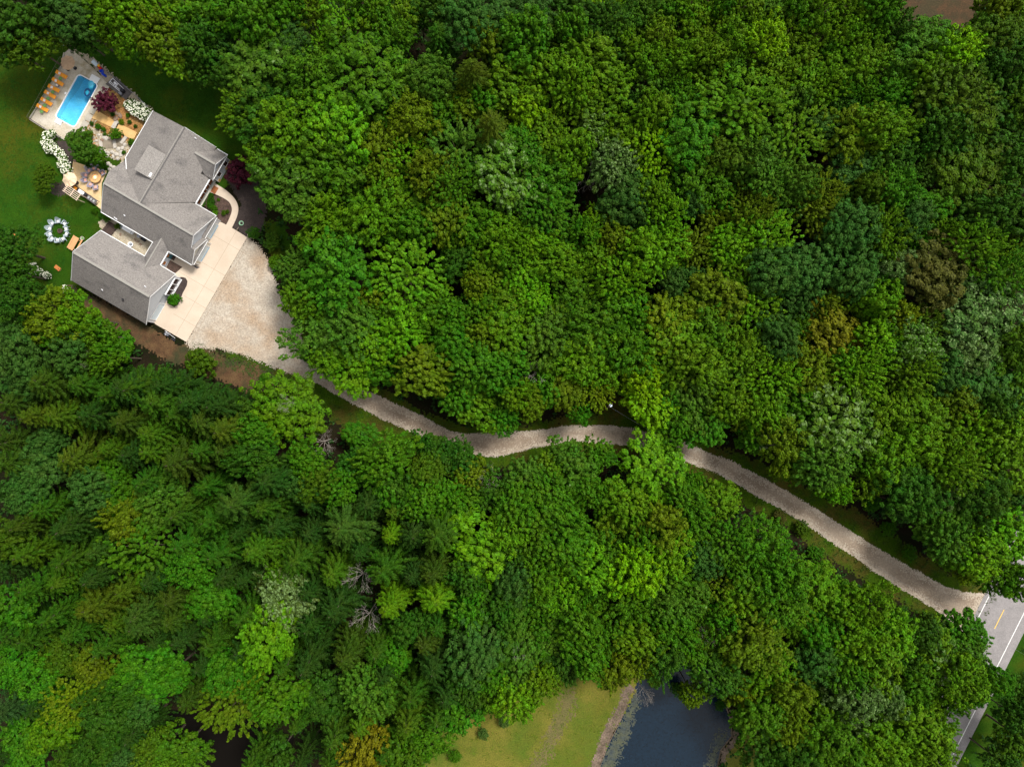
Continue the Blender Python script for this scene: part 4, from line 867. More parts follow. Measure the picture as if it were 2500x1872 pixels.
def broad_mesh(name, seed, lobes=15, subs=9, per=62, a=4.6, b=3.7, zc=10.6, leaf=.24, elong=1.3, shoot=False, flat=False, fill=900, sz=1.0, rlo=.42, rhi=.72, mixs=.0):
    rg = np.random.default_rng(seed); C_, Nn, S = [], [], []
    cen = np.array([0,0,zc]); ld = dome_dirs(lobes, rg); R0 = np.array([a,a,b]); ph = rg.random(3)*6
    for d in ld:
        az = math.atan2(d[1], d[0]); k = 1+.15*math.sin(2*az+ph[0])+.13*math.sin(3*az+ph[1])+.08*math.sin(5*az+ph[2])+rg.uniform(-.22,.18)
        lc_ = cen+d*R0*.64*k*rg.uniform(.9,1.1); lr = a*(.34 if not shoot else .36)*rg.uniform(.8,1.2)
        sd_ = dome_dirs(subs, rg, -.1); up = unit(d*1.0+np.array([0,0,.25])); 
        # turn the dome of sub clumps to point outwards
        q = Vector((0,0,1)).rotation_difference(Vector(up)).to_matrix(); sd_ = sd_ @ np.array(q).T
        for s in sd_:
            c = lc_+s*lr*rg.uniform(.5,1.35); out = unit(s*.5+d*.8+np.array([0,0,.2]))
            if shoot or rg.random() < mixs:
                L_ = rg.uniform(.7,1.5)*sz; w_ = .27*sz; t = rg.random(per)**.8; ang = rg.random(per)*6.283
                e1 = unit(np.cross(out, rg.normal(size=3))); e2 = np.cross(out, e1); rad = w_*(1-.65*t)*np.sqrt(rg.random(per))*1.3
                rv = e1*np.cos(ang)[:,None]+e2*np.sin(ang)[:,None]
                pts = c+out*(t*L_)[:,None]+rv*rad[:,None]; nn = unit(rv*.8+out*.5+np.array([0,0,.5])+rg.normal(size=(per,3))*.3)
                sz_ = leaf*.92*rg.uniform(.6,1.15,per)
            else:
                r_ = rg.uniform(rlo, rhi)*sz; v = unit(rg.normal(size=(per,3))+out*.9); el = 1+(elong-1)*np.abs(v@out)
                pts = c+v*(r_*el*(.45+.62*rg.random(per)**.55+.30*(rg.random(per) > .90)))[:,None]; pts[:,2] -= .0
                nn = unit(v*.9+np.array([0,0,.45])+rg.normal(size=(per,3))*.33); sz_ = leaf*rg.uniform(.6,1.2,per)
            C_.append(pts); Nn.append(nn); S.append(sz_)
    if fill:
        v = unit(rg.normal(size=(fill,3))); pts = cen+v*R0*.72*(rg.random(fill)**.4)[:,None]; C_.append(pts); Nn.append(unit(v+rg.normal(size=(fill,3))*.5+np.array([0,0,.4]))); S.append(np.full(fill, leaf*1.7))
    c = np.concatenate(C_); V = leafquads(c, np.concatenate(Nn), np.concatenate(S), .62, rg)
    return quad_mesh(name, V, np.arange(len(V)).reshape(-1,4), M['leaf'])
def spruce_mesh(name, seed, H=16.0, RR=3.9, nb=105, leaf=.20, droop=.28, tuft=46, gap=0.0):
    rg = np.random.default_rng(seed); C_, Nn, S, T = [], [], [], []
    for i in range(nb):
        f = (i+.5)/nb; z = H*(.97-.80*f); az = i*2.39996+rg.normal()*.18; L_ = RR*(.10+.90*f**.62)*rg.uniform(.82,1.12)
        if f > .85: L_ *= .85
        o = np.array([math.cos(az), math.sin(az), 0]); side = np.array([-o[1], o[0], 0]); n = int(tuft*(.35+L_/RR*1.2))
        t = rg.random(n)**.75; s_ = rg.uniform(-1,1,n)*.26*(1-t*.6)*(.5+L_*.2)*1.3
        up = .35*L_*t*(1-f) - droop*L_*t**1.6+.12*L_*t**3
        pts = np.array([0,0,z])+o*(t*L_)[:,None]+side*s_[:,None]; pts[:,2] += up-np.abs(s_)*.45+rg.normal(size=n)*.04
        tg = o*1.0+side*np.sign(s_)[:,None]*.75+rg.normal(size=(n,3))*.22
        nn = np.array([0,0,1.])+o*.25+side*(np.sign(s_)*.4)[:,None]+rg.normal(size=(n,3))*.3
        C_.append(pts); Nn.append(nn); S.append(leaf*rg.uniform(.8,1.5,n)); T.append(tg)
        m_ = max(4, n//5); t = rg.random(m_); pts = np.array([0,0,z])+o*(t*L_)[:,None]; pts[:,2] += .35*L_*t*(1-f)-droop*L_*t**1.6+.12*L_*t**3+.05
        C_.append(pts); Nn.append(np.array([0,0,1.])+rg.normal(size=(m_,3))*.25); S.append(np.full(m_, leaf*1.1)); T.append(np.tile(o,(m_,1))+rg.normal(size=(m_,3))*.2)
    V = leafquads(np.concatenate(C_), np.concatenate(Nn), np.concatenate(S), .30, rg, np.concatenate(T))
    return quad_mesh(name, V, np.arange(len(V)).reshape(-1,4), M['needle'])
def trunk_mesh(name, seed, H, r0, limbs=7, spread=2.4, m='bark', zlo=.45):
    rr = random.Random(seed); b = MB(); prev = Vector((0,0,0)); n = 5
    for i in range(n):
        z = H*(i+1)/n; q = Vector((rr.uniform(-.12,.12)*i, rr.uniform(-.12,.12)*i, z)); b.tube(prev, q, r0*(1-i/n*.8), r0*(1-(i+1)/n*.8), 7, cap=False); prev = q
    for i in range(limbs):
        a = i*2.4+rr.uniform(-.4,.4); z = H*rr.uniform(zlo,.8); L_ = spread*rr.uniform(.7,1.1); mid = Vector((math.cos(a)*L_*.5, math.sin(a)*L_*.5, z+L_*.45)); end = Vector((math.cos(a)*L_, math.sin(a)*L_, z+L_*.8))
        b.tube((0,0,z), mid, r0*.42, r0*.28, 5, cap=False); b.tube(mid, end, r0*.28, r0*.10, 5, cap=False)
    return b.mesh(name, M[m])
def dead_mesh(name, seed, H=9, depth=5, spread=.55, r0=.16, drop=False, first=6):
    rr = random.Random(seed); b = MB()
    def grow(p, d, L_, r_, k):
        q = p+d*L_*.5; d2 = (d+Vector((rr.uniform(-.25,.25), rr.uniform(-.25,.25), rr.uniform(-.1,.2)))).normalized(); e = q+d2*L_*.5
        b.tube(p, q, r_, r_*.8, 4, cap=False); b.tube(q, e, r_*.8, r_*.55, 4, cap=False)
        if k <= 0: return
        for _ in range(rr.choice((2,3,3))):
            v = (d2+Vector((rr.uniform(-1,1), rr.uniform(-1,1), rr.uniform(-.5,.5)))*spread*1.3).normalized(); grow(e, v, L_*rr.uniform(.6,.8), r_*.58, k-1)
    b.tube((0,0,0),(0,0,H*.55), r0*1.3, r0, 7)
    for i in range(first):
        a = i*2*math.pi/first+rr.uniform(-.3,.3); d = Vector((math.cos(a), math.sin(a), .9)).normalized(); grow(Vector((0,0,H*(.45+.02*i))), d, H*.17, r0*.5, depth-1)
    return b.mesh(name, M['deadwood'])
TM = {}
for i in range(8): TM[('m', i)] = broad_mesh('maple_crown', 100+i, lobes=[16,20,14,22,18,15,24,17][i], subs=[13,11,15,10,12,14,9,13][i], per=46, elong=[1.9,2.2,1.7,2.1,1.8,2.3,2.0,1.6][i], fill=200, mixs=[.5,.3,.6,.4,.5,.35,.55,.3][i], sz=.8 if i % 2 else .95, b=[3.7,4.3,3.4,4.0,4.6,3.6,3.9,4.2][i], rlo=.26, rhi=.52, leaf=[.26,.24,.28,.23,.25,.27,.23,.26][i])
for i in range(6): TM[('s', i)] = broad_mesh('shooty_crown', 200+i, lobes=[24,28,26,22,30,27][i], subs=[11,10,10,12,9,10][i], per=34, shoot=True, b=[3.4,4.2,3.8,4.6,3.9,4.4][i], fill=250, sz=[.66,.60,.64,.70,.58,.62][i])
for i in range(5): TM[('f', i)] = broad_mesh('ash_crown', 300+i, lobes=[20,26,18,30,23][i], subs=[9,8,11,7,9][i], per=68, rlo=.30, rhi=.6, leaf=.17, elong=1.1, fill=700, sz=.92, b=3.4)
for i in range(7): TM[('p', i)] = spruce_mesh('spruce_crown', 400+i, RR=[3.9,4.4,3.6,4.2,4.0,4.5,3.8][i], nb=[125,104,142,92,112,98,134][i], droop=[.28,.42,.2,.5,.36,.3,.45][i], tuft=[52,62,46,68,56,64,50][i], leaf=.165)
for i in range(2): TM[('t', i)] = dead_mesh('dead_branches', 500+i, H=12, depth=5, r0=.13, first=[7,8][i])
for i in range(3): TM[('k', i)] = broad_mesh('shrub_crown', 600+i, lobes=12, subs=7, per=42, a=4.6, b=4.6, zc=4.2, leaf=.30, fill=500)
TM['trunk'] = [trunk_mesh('tree_trunk', 10+i, 12.5, .26) for i in range(2)]; TM['strunk'] = [trunk_mesh('spruce_trunk', 20, 15.6, .22, limbs=0)]
TM['ktrunk'] = [trunk_mesh('shrub_stem', 30, 4.5, .25, limbs=6, spread=2.0, zlo=.1)]
COL = dict(g=(.035,.104,.002), y=(.053,.125,.0018), d=(.022,.068,.003), b=(.028,.080,.009), l=(.062,.165,.002), o=(.062,.106,.002), e=(.031,.112,.0025),
           p=(.050,.120,.007), w=(.058,.105,.014), r=(.105,.105,.003), n=(.056,.062,.009), v=(.045,.092,.014), h=(.039,.100,.005), q=(.037,.080,.002), x=(.092,.205,.001), k=(.038,.006,.012), j=(.078,.125,.002), z=(.25,.12,.10))
CW = dict(g='mid green', y='yellow green', d='dark green', b='bluish green', l='fresh light green', o='olive yellow', e='emerald green', p='pale green', w='whitish green', r='orange tinged', n='brownish', v='silvery green', h='soft green', q='dull olive', x='bright lime', k='dark red', j='golden yellow', z='pinkish')
KW = dict(m=('maple_tree','broadleaf tree','tree'), s=('feathery_tree','feathery broadleaf tree','tree'), f=('ash_tree','fine leaved tree','tree'), p=('spruce_tree','spruce','spruce'), t=('dead_tree','bare dead tree','dead tree'), k=('shrub','shrub','shrub'))
count = {}
placed = []
def tree(px, py, r, kind, col, label=None, hgt=None, group=None, name=None, cat=None):
    i = len(placed); rr = random.Random(int(px*7+py*13)); kk = kind
    nv = {'m':8,'s':6,'f':5,'p':7,'t':2,'k':3}[kk]; v = rr.randrange(nv)
    rm = r*1.08*.0655; near = kind not in 'kt' and float(sdist(np.array([px]), np.array([py]), drive_px)[0]) > -1.15*r-15
    if near: rm *= .93
    if kk == 'k': base_r, baseH = 4.6, 8.6; H = hgt or rm*1.6; zc = .6
    elif kk == 'p': base_r, baseH = 3.9, 16.0; H = hgt or (9.5+rm*1.5+rr.uniform(-1,2)); zc = .72; rm *= 1.04
    elif kk == 't': base_r, baseH = 4.6, 12.0; H = hgt or 13; zc = .8
    else: base_r, baseH = 4.6, 14.3; H = hgt or (min(8+rm*1.3, 13.5)+rr.uniform(-2.2,2.2)); zc = .78
    if near and not hgt: H = min(H, 10.5 if kk != 'p' else 12)
    x, y, _ = P(px, py, H*zc)
    key = KW[kk]; s = rm/base_r
    t = thing(name or key[0], label or '', cat or key[2], (x, y, 0), rr.uniform(0, 6.283)); an = rr.uniform(.86,1.16) if kk in 'msfp' else 1; t.scale = (s*an, s/an, H/baseH)
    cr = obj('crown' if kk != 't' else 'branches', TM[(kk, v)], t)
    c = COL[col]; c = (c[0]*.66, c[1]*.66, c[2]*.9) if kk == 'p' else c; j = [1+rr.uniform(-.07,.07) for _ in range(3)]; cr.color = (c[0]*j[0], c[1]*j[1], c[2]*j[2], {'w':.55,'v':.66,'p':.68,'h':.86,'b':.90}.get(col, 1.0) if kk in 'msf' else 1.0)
    if kk != 't':
        tl = TM['strunk' if kk == 'p' else ('ktrunk' if kk == 'k' else 'trunk')]; obj('trunk', tl[v % len(tl)], t)
    if group: t['group'] = group
    placed.append(dict(o=t, px=px, py=py, r=r, k=kk, c=col, label=label)); return t
LAND = [] # landmark phrase, x, y
def L(px, py, r, kind, col, label, phrase, hgt=None):
    tree(px, py, r, kind, col, label, hgt); LAND.append((phrase, px, py))
L(2034,817,66,'m','r','round maple with orange tinged leaves in the right hand wood','the orange tinged maple')
L(2324,136,56,'m','x','bright lime maple with jagged outline near the top right corner','the top right lime maple')
L(2287,671,88,'f','n','wide brownish fine leaved tree in the right hand wood','the brownish tree')
L(2385,782,105,'f','v','large silvery leaved poplar near the right edge','the big silvery poplar')
L(1040,905,64,'m','o','olive brown maple just above the upper bend of the drive','the olive brown maple')
L(1591,972,72,'m','x','bright lime maple leaning over the drive from above','the drive side lime maple')
L(1600,1148,86,'m','l','large fresh green maple overhanging the drive from below','the big drive side maple')
L(822,675,82,'m','e','bright emerald maple right of the gravel yard','the emerald maple')
L(989,672,86,'s','l','big round light green tree right of the emerald maple','the round light green tree')
L(1811,262,95,'s','y','large feathery yellow green tree in the upper right wood','the large feathery tree')
L(1930,335,78,'s','y','feathery yellow green tree below right of the large feathery tree','the second feathery tree')
L(2042,1040,92,'m','p','large maple with pale leaf tips above the lower drive','the pale tipped maple')
L(1065,1459,68,'p','x','bright star shaped spruce with long arching branches','the bright star spruce', 15)
L(876,1412,40,'t','n','grey bare dead spruce among the lower spruces','the grey dead spruce')
L(847,1282,86,'p','h','broad pale green spruce with dense branches','the broad pale spruce', 16)
L(958,1302,42,'p','x','narrow bright yellow green spruce right of the broad pale spruce','the narrow bright spruce', 15)
L(700,1462,60,'m','w','whitish tree with pale dry leaves in the lower left wood','the whitish tree')
L(900,1834,58,'m','r','tree turning orange and yellow at the bottom edge','the turning orange tree')
L(171,1713,55,'s','j','bright yellow green tree in the bottom left wood','the bright yellow tree')
L(1187,1335,82,'m','l','large rounded bright green maple in the middle of the lower wood','the large rounded maple')
L(1450,316,50,'m','p','small maple with pale emerald highlights in the upper wood','the pale emerald maple')
L(1627,792,64,'m','j','yellowish maple in the centre of the upper wood','the yellowish maple')
L(1480,22,44,'s','x','bright lime feathery tree at the top edge','the top edge lime tree')
L(880,192,100,'m','g','very large dark maple with glossy highlights in the upper wood','the very large glossy maple')
L(712,452,80,'m','h','large maple with pale flecks beside the house mulch bed','the large flecked maple')
L(701,1003,90,'f','y','light green birch with bare grey limbs below the drive start','the light green birch')
L(2316,1622,85,'m','p','pale yellow green tree beside the paved road','the pale roadside tree')
L(574,1713,76,'s','o','yellow green tree overhanging the black gap at bottom left','the tree beside the gap')
L(358,1636,76,'f','e','round emerald fine leaved tree in the lower left wood','the round emerald tree')
L(135,778,64,'m','o','yellow olive maple below the garage','the yellow olive maple')
L(348,1332,80,'s','g','round mid green tree in the left part of the lower wood','the round mid green tree')
L(783,1079,40,'t','n','pale bare dead tree below the upper drive','the pale dead tree', 8)
L(1558,1393,58,'m','x','lime maple with a yellow centre in the lower wood','the yellow centred lime maple')
L(2085,1700,58,'f','v','silvery leaved tree near the lower right','the lower right silvery tree')
L(1380,952,52,'f','o','olive tree with bare twigs above the drive bend','the twiggy olive tree')
L(877,1066,38,'m','e','small emerald tree on the grass below the drive','the small emerald tree', 6)
L(1455,957,44,'s','j','maple with yellow and orange tips above the drive bend','the yellow tipped maple')
TREES = """60 30 72 m d;20 110 55 m d;80 110 52 m q;130 20 52 f b;180 45 56 f b;195 88 36 f d;240 20 58 m y;275 65 46 m y;312 22 62 m l;350 60 62 s y;405 30 60 m y;335 92 46 m y;395 92 58 m o;440 128 54 m y;480 60 56 m g;495 165 40 m d;525 30 60 m g;500 110 50 m d;570 20 55 m g;540 115 44 f b;615 30 66 m g;650 95 75 m g;575 185 50 f d;640 185 86 m h;600 275 56 s y;650 275 76 m d;685 335 56 m h;665 395 52 m y;700 20 50 m g;704 112 52 f b;750 25 44 m o;835 40 64 s l;916 66 48 m y;905 18 46 m g;968 34 60 m y;960 88 50 m g;1020 25 46 f d;1073 95 58 p g;1138 47 66 f b;1080 30 44 m d;1233 34 66 f b;1185 105 46 m o;1228 138 42 f b;758 192 60 m g;792 112 42 s l;1043 192 56 f h;985 190 44 m g;1154 184 62 p o;1106 231 42 f b;1242 206 66 m y;1075 287 48 m g;1005 294 56 m o;950 270 44 m g;821 310 72 m l;704 312 70 m y;935 350 60 m o;870 345 40 m g;989 392 56 s l;1201 316 66 p o;1120 382 80 s h;1106 459 56 s g;790 395 70 m g;845 430 56 m g;1050 425 52 m o;932 437 42 m o;1233 430 80 m p;1144 263 44 m o;1295 268 54 m x;1180 250 40 m g;900 430 40 m g;
1342 332 52 m y;1279 90 60 m g;1297 28 55 f b;1390 28 52 m d;1396 80 46 m g;1350 90 46 m h;1487 62 50 m d;1437 140 62 m y;1336 190 60 m y;1400 206 52 m y;1470 200 62 m y;1435 255 60 m y;1535 108 40 m y;1508 66 36 m h;1548 64 36 m h;1543 20 38 m d;1580 24 38 m h;1611 92 42 m y;1640 30 36 m g;1684 26 42 m y;1693 76 40 m y;1650 60 34 m d;1744 52 38 m y;1760 15 36 m g;1779 101 44 m y;1580 152 44 m y;1589 202 44 m p;1530 160 40 m d;1659 146 44 m y;1725 133 46 m y;1693 196 44 m y;1769 172 44 m g;1640 205 34 m g;1817 24 46 m y;1864 34 42 m h;1866 105 50 m x;1820 75 40 m g;1687 330 80 f e;1660 250 46 m g;1595 278 46 m y;1541 269 42 m d;1570 320 34 m d;1589 372 62 s x;1516 342 46 m y;1785 378 60 m q;1745 385 46 m q;1706 443 60 m g;1538 478 52 f b;1494 402 54 m v;1437 430 40 t n;1396 375 50 m y;1263 364 50 m e;1342 443 66 m e;1300 400 44 m y;1811 478 52 s o;1880 368 50 m h;1650 400 46 m g;1640 460 42 m g;1755 300 36 m d;
1933 72 40 m y;1900 40 36 m g;1958 20 42 m g;2006 34 46 m y;2078 40 48 m y;2045 80 36 m g;2063 95 42 m y;2120 84 40 m g;2142 16 50 m g;2120 25 44 m d;2178 68 42 m d;1971 136 46 m y;2020 140 36 m g;1901 185 50 m y;1920 125 40 m h;1980 205 50 m y;2030 212 44 m y;2075 165 50 m y;2158 158 50 m y;2112 140 42 m y;2178 234 46 f e;2069 225 28 f e;2087 269 44 m g;2105 222 32 m g;2050 262 38 m d;2072 326 62 m o;2152 314 60 m y;1999 316 40 f b;2085 411 66 f b;2170 396 56 m d;2250 122 74 f h;2270 190 56 m y;2215 130 48 f d;2212 205 42 m g;2436 22 48 m o;2480 20 50 m y;2395 88 40 f h;2422 95 62 f q;2468 150 60 f d;2400 160 50 m d;2322 250 80 m q;2433 237 78 m d;2433 318 74 m d;2485 255 50 m q;2306 318 60 m d;2370 320 50 m q;2325 396 88 f q;2417 427 84 f q;2485 400 54 m d;2180 462 52 m e;2240 420 40 m d;1879 443 52 m h;1952 449 46 m h;2006 478 52 s o;1832 400 50 m h;1940 250 36 m h;2240 355 36 m d;2130 460 44 f q;
1754 485 44 m g;1901 488 46 m h;1996 515 60 s o;1840 520 50 s o;2078 556 66 f b;2161 567 52 s y;2224 535 48 f b;2252 510 56 f e;2040 500 40 f d;1863 583 66 s l;1885 665 62 f b;1968 656 66 f b;2085 668 58 f b;2180 655 54 f v;2130 610 44 m g;2306 572 46 s y;2376 602 60 s y;2465 622 66 s y;2433 668 62 s g;2449 529 62 m d;2370 530 56 m d;2485 575 44 m q;1838 744 66 s l;1942 719 52 f b;2142 735 46 m y;2085 725 42 m y;2132 778 42 m y;2196 778 40 m j;2142 832 52 m l;2221 848 56 m p;1904 823 52 f b;1950 790 38 m g;2354 866 52 f v;2468 893 70 m g;2253 792 48 s q;1816 861 50 m y;1889 918 56 s l;1985 915 56 m o;1940 860 40 m j;2097 915 60 s l;2060 880 38 m g;2227 909 60 s y;2306 909 54 f b;2480 840 56 m q;2170 920 46 m q;2300 760 42 f d;2020 740 40 m o;2240 610 40 m g;2395 890 50 f h;2160 700 40 m d;2030 600 40 m b;
1336 529 66 s e;1535 510 60 f b;1589 484 46 m y;1624 535 56 s l;1684 492 40 f b;1740 540 40 m o;1800 545 46 m o;1232 561 52 m y;1453 545 34 m l;1310 599 46 m l;1358 640 56 m y;1280 610 40 m y;1447 634 52 m y;1504 586 44 m o;1586 615 60 m l;1700 605 50 s o;1779 599 52 m l;1273 678 52 m l;1516 684 56 s l;1637 646 36 m y;1640 694 38 f b;1690 678 38 f b;1795 656 56 m y;1746 722 66 m o;1301 735 44 m l;1238 735 56 m y;1406 728 56 m g;1532 766 56 m g;1480 740 40 m y;1447 792 60 m g;1241 814 62 m y;1336 823 62 m h;1380 780 44 m y;1422 861 66 m y;1535 861 56 m g;1490 905 46 m y;1659 846 74 m y;1715 812 56 m g;1740 770 42 m o;1697 893 60 m y;1600 860 46 m g;1567 918 44 m x;1308 909 30 t n;1232 905 54 m e;1350 890 44 m g;1779 918 56 m g;1780 850 52 m y;1700 750 40 m g;1420 570 38 m g;1550 650 40 m g;
996 500 56 m y;903 529 60 m y;1090 529 60 m o;1027 554 52 m g;960 560 44 m g;1160 540 50 m g;796 567 54 m y;790 520 46 m y;850 500 44 m g;840 580 44 m g;720 656 46 m h;736 735 50 m y;760 600 40 m g;1122 640 44 f d;1185 672 52 m y;1163 767 52 s g;1163 700 36 m o;1077 744 38 m y;1033 776 48 f g;910 740 42 m o;790 814 76 m h;869 800 70 m h;905 850 56 m l;980 814 60 m l;869 893 72 m l;948 900 50 m e;806 872 50 m y;1106 839 52 f e;1166 893 60 m e;1100 770 44 m g;1210 600 46 m y;1190 740 42 m y;1180 820 44 m y;1110 590 40 m g;940 770 44 m g;1240 640 40 m g;770 740 40 m y;
1165 988 64 m y;1229 1015 42 m e;1296 985 38 f o;1262 965 40 m y;1415 1008 28 m e;1565 935 44 m x;1693 966 60 m h;1736 1020 62 m e;1664 1026 48 m g;1780 980 50 m y;1440 900 50 m y;1828 1005 46 m o;1640 960 44 m e;1120 960 50 m e;1330 950 44 m e;1110 920 40 m g;
1461 1111 40 m g;1403 1154 58 m h;1380 1110 44 m h;1283 1165 56 m h;1345 1198 52 m g;1345 1140 44 m y;1430 1200 46 m g;1258 1241 52 m g;1325 1256 60 m g;1380 1280 56 m g;1290 1210 44 m g;1304 1308 52 m g;1376 1335 60 m g;1431 1385 60 m l;1360 1424 64 m l;1316 1400 48 m g;1245 1290 50 m l;1640 1070 36 m g;1528 1235 52 m y;1490 1285 48 m o;1475 1225 40 m g;1620 1285 56 m o;1577 1270 48 m y;1577 1325 50 m g;1635 1340 54 m l;1678 1227 46 m g;1693 1290 50 m g;1745 1227 56 m y;1690 1175 30 m g;1712 1363 46 f b;1475 1335 50 m g;1640 1420 56 m g;1640 1465 50 m h;1690 1450 46 m h;1541 1470 50 m g;1490 1420 42 m g;1778 1319 60 s g;1860 1330 64 m g;1849 1418 64 m g;1756 1429 56 s o;1816 1468 56 m y;1266 1413 46 f b;1250 1360 40 m d;1235 1479 44 m d;1800 1380 40 m g;1330 1480 50 m g;1400 1480 50 q0;1440 1450 40 m g;1590 1510 46 m g;
1975 1438 64 m y;1905 1400 58 m g;1890 1471 60 m g;1937 1499 56 m y;1838 1560 66 m o;1882 1631 64 m y;1783 1575 50 m y;1733 1550 54 m q;1744 1640 54 m d;1812 1686 38 m j;1931 1685 48 m o;1846 1744 54 m g;2008 1548 52 f e;1992 1614 52 f b;2010 1655 44 f b;2063 1482 46 m y;2124 1477 46 m y;2173 1550 56 m l;2107 1576 56 m y;2140 1625 60 m y;2058 1631 50 m g;2162 1700 46 f v;2074 1757 50 f v;2008 1724 56 m y;2014 1801 60 m g;1926 1768 46 m o;1882 1835 56 m d;1942 1845 52 f d;2168 1810 66 m y;2113 1850 56 m y;2239 1790 70 m y;2266 1838 54 m y;2223 1741 50 m g;2262 1724 44 m y;2278 1575 60 m y;2345 1540 56 m e;2352 1660 54 m y;2245 1660 48 m g;2330 1700 34 m g;2425 1658 38 f e;2380 1697 28 f e;2215 1600 40 m d;2245 1545 44 m d;2360 1595 50 m h;2478 1744 38 m d;2490 1800 50 m q;2445 1860 44 m d;2500 1700 40 m d;1700 1500 50 m g;1760 1510 40 m g;1640 1530 50 m g;1690 1590 44 m g;1560 1560 54 m y;1560 1610 46 m o;1490 1560 54 m g;1620 1600 46 m d;1500 1625 46 m o;1420 1540 52 m g;1430 1600 52 m g;1360 1550 50 m h;1370 1620 50 m d;1690 1690 30 m o;1990 1860 50 m g;2060 1840 46 m g;2230 1860 50 m y;2285 1768 38 m y;
2003 1132 60 m h;2040 1188 38 m l;1985 1070 52 m p;1965 1108 42 m y;1925 1138 38 m y;1910 1075 54 m o;1855 1010 50 m y;2127 1172 40 m y;2222 1196 68 f d;2179 1129 64 m y;2200 1228 42 f b;2309 1207 42 f v;2324 1138 60 s y;2396 1201 60 f d;2454 1138 66 m y;2480 1210 40 f b;2309 1262 50 f h;2272 1288 44 m h;2309 1315 50 m h;2318 1348 40 m y;2360 1390 36 m j;2382 1346 60 m l;2454 1303 60 m l;2430 1400 50 m g;2485 1420 42 m g;2152 1010 60 m y;2235 1021 64 m y;2218 1087 60 m y;2158 1080 50 m y;2110 1110 46 m g;2400 950 86 f b;2330 985 50 m o;2378 1005 46 m y;2433 1012 48 m d;2462 1060 60 m y;2328 1054 54 m y;2378 1065 56 m l;2312 1135 40 m y;2485 975 40 m q;2270 1110 44 m g;2430 1245 46 m o;1880 985 44 m g;1960 985 50 m g;2090 970 46 m y;2262 1232 36 m d;1840 1070 40 m g;2370 1290 40 m d;
19 606 58 m d;22 662 42 m d;16 705 58 m d;66 735 46 m d;60 760 50 m d;195 775 48 m y;150 815 44 m g;243 818 40 m g;47 815 56 f b;50 872 60 f b;19 910 60 f b;100 722 26 m d;174 869 50 f b;228 878 48 f q;76 925 44 f b;127 935 66 p q;215 940 60 p g;316 950 60 p d;264 870 40 m g;47 985 60 p q;95 1016 52 p o;332 948 62 p g;411 945 56 p d;395 985 70 p g;475 985 66 p d;538 992 54 p d;590 1012 40 m d;158 1016 60 p y;237 1011 60 p d;316 1030 60 p q;380 1059 60 p y;440 1010 58 p g;506 1030 66 p q;554 1048 60 p o;617 1059 46 f e;280 965 56 p g;
38 1127 62 p q;95 1142 66 f b;63 1206 54 f b;120 1080 44 f b;190 1120 66 p o;278 1095 46 p y;269 1152 52 f g;330 1110 50 p d;380 1100 52 p y;443 1127 66 p q;500 1100 54 p g;550 1100 56 p q;364 1174 52 m e;222 1196 52 f b;285 1215 50 f g;396 1222 60 m h;443 1253 56 m g;506 1190 48 m e;522 1269 52 m g;585 1228 74 p h;665 1174 70 p d;620 1120 52 m d;63 1278 60 p q;174 1285 66 p d;316 1269 52 m o;120 1240 50 p g;459 1323 60 m e;538 1348 62 m e;468 1380 50 m e;633 1340 64 m y;671 1285 50 p d;590 1300 46 m d;79 1348 60 p y;250 1342 44 p h;19 1320 52 f q;174 1364 60 p g;19 1385 54 p d;95 1430 66 p g;158 1415 56 p y;240 1405 56 p d;316 1437 56 p o;380 1415 52 p d;554 1405 52 p d;427 1459 60 p q;32 1478 56 m e;237 1480 64 p o;348 1495 54 p h;522 1459 60 f e;601 1411 44 m d;10 1080 50 p q;10 1200 44 p d;
942 1120 60 m g;1043 1155 52 f q;1035 1085 34 m d;1075 1110 44 m d;1122 1118 44 m d;1195 1165 28 t n;942 1177 52 m e;834 1190 40 m e;752 1127 46 f g;733 1180 46 f b;777 1177 46 f q;870 1140 44 m d;647 1237 56 p g;980 1206 46 m d;1027 1222 48 m g;1090 1215 48 m g;1138 1222 50 m g;1154 1160 46 m o;1205 1200 46 m d;760 1230 40 m d;964 1245 40 p y;1011 1300 60 p d;1070 1300 70 p g;1110 1260 40 m d;900 1230 56 p d;727 1364 62 p g;760 1300 46 p d;815 1399 52 p y;880 1345 46 p d;942 1385 62 p g;1010 1400 50 p d;1059 1395 54 p q;954 1475 54 p x;695 1400 40 m g;760 1440 46 p d;821 1480 60 p d;1245 1430 50 f b;1154 1456 34 m e;1140 1400 46 m d;1190 1460 44 m d;
655 1554 66 m l;600 1500 50 m g;892 1512 38 t n;853 1592 66 p q;920 1585 54 p g;754 1614 60 p d;700 1620 46 m g;960 1600 46 f e;1040 1565 56 p q;1057 1620 56 p d;1068 1526 46 m e;1000 1530 44 f d;1139 1499 44 m e;1161 1592 70 f b;1249 1512 50 f h;1262 1609 66 m h;1320 1560 46 m g;1262 1700 50 m l;1200 1691 46 m g;1320 1660 44 m o;683 1702 60 m g;611 1655 50 f e;793 1702 66 f d;730 1760 40 m g;897 1680 56 m h;952 1702 52 m g;1007 1691 56 p g;1090 1690 50 p d;886 1757 52 m l;996 1757 56 p y;1068 1746 52 m g;1123 1740 46 m e;820 1790 56 m g;809 1850 46 m g;985 1840 58 m q;1040 1805 50 m g;1150 1680 40 m d;1130 1650 40 m d;760 1520 50 p d;940 1640 44 p d;940 1830 44 m g;740 1850 36 m d;1200 1640 44 m g;
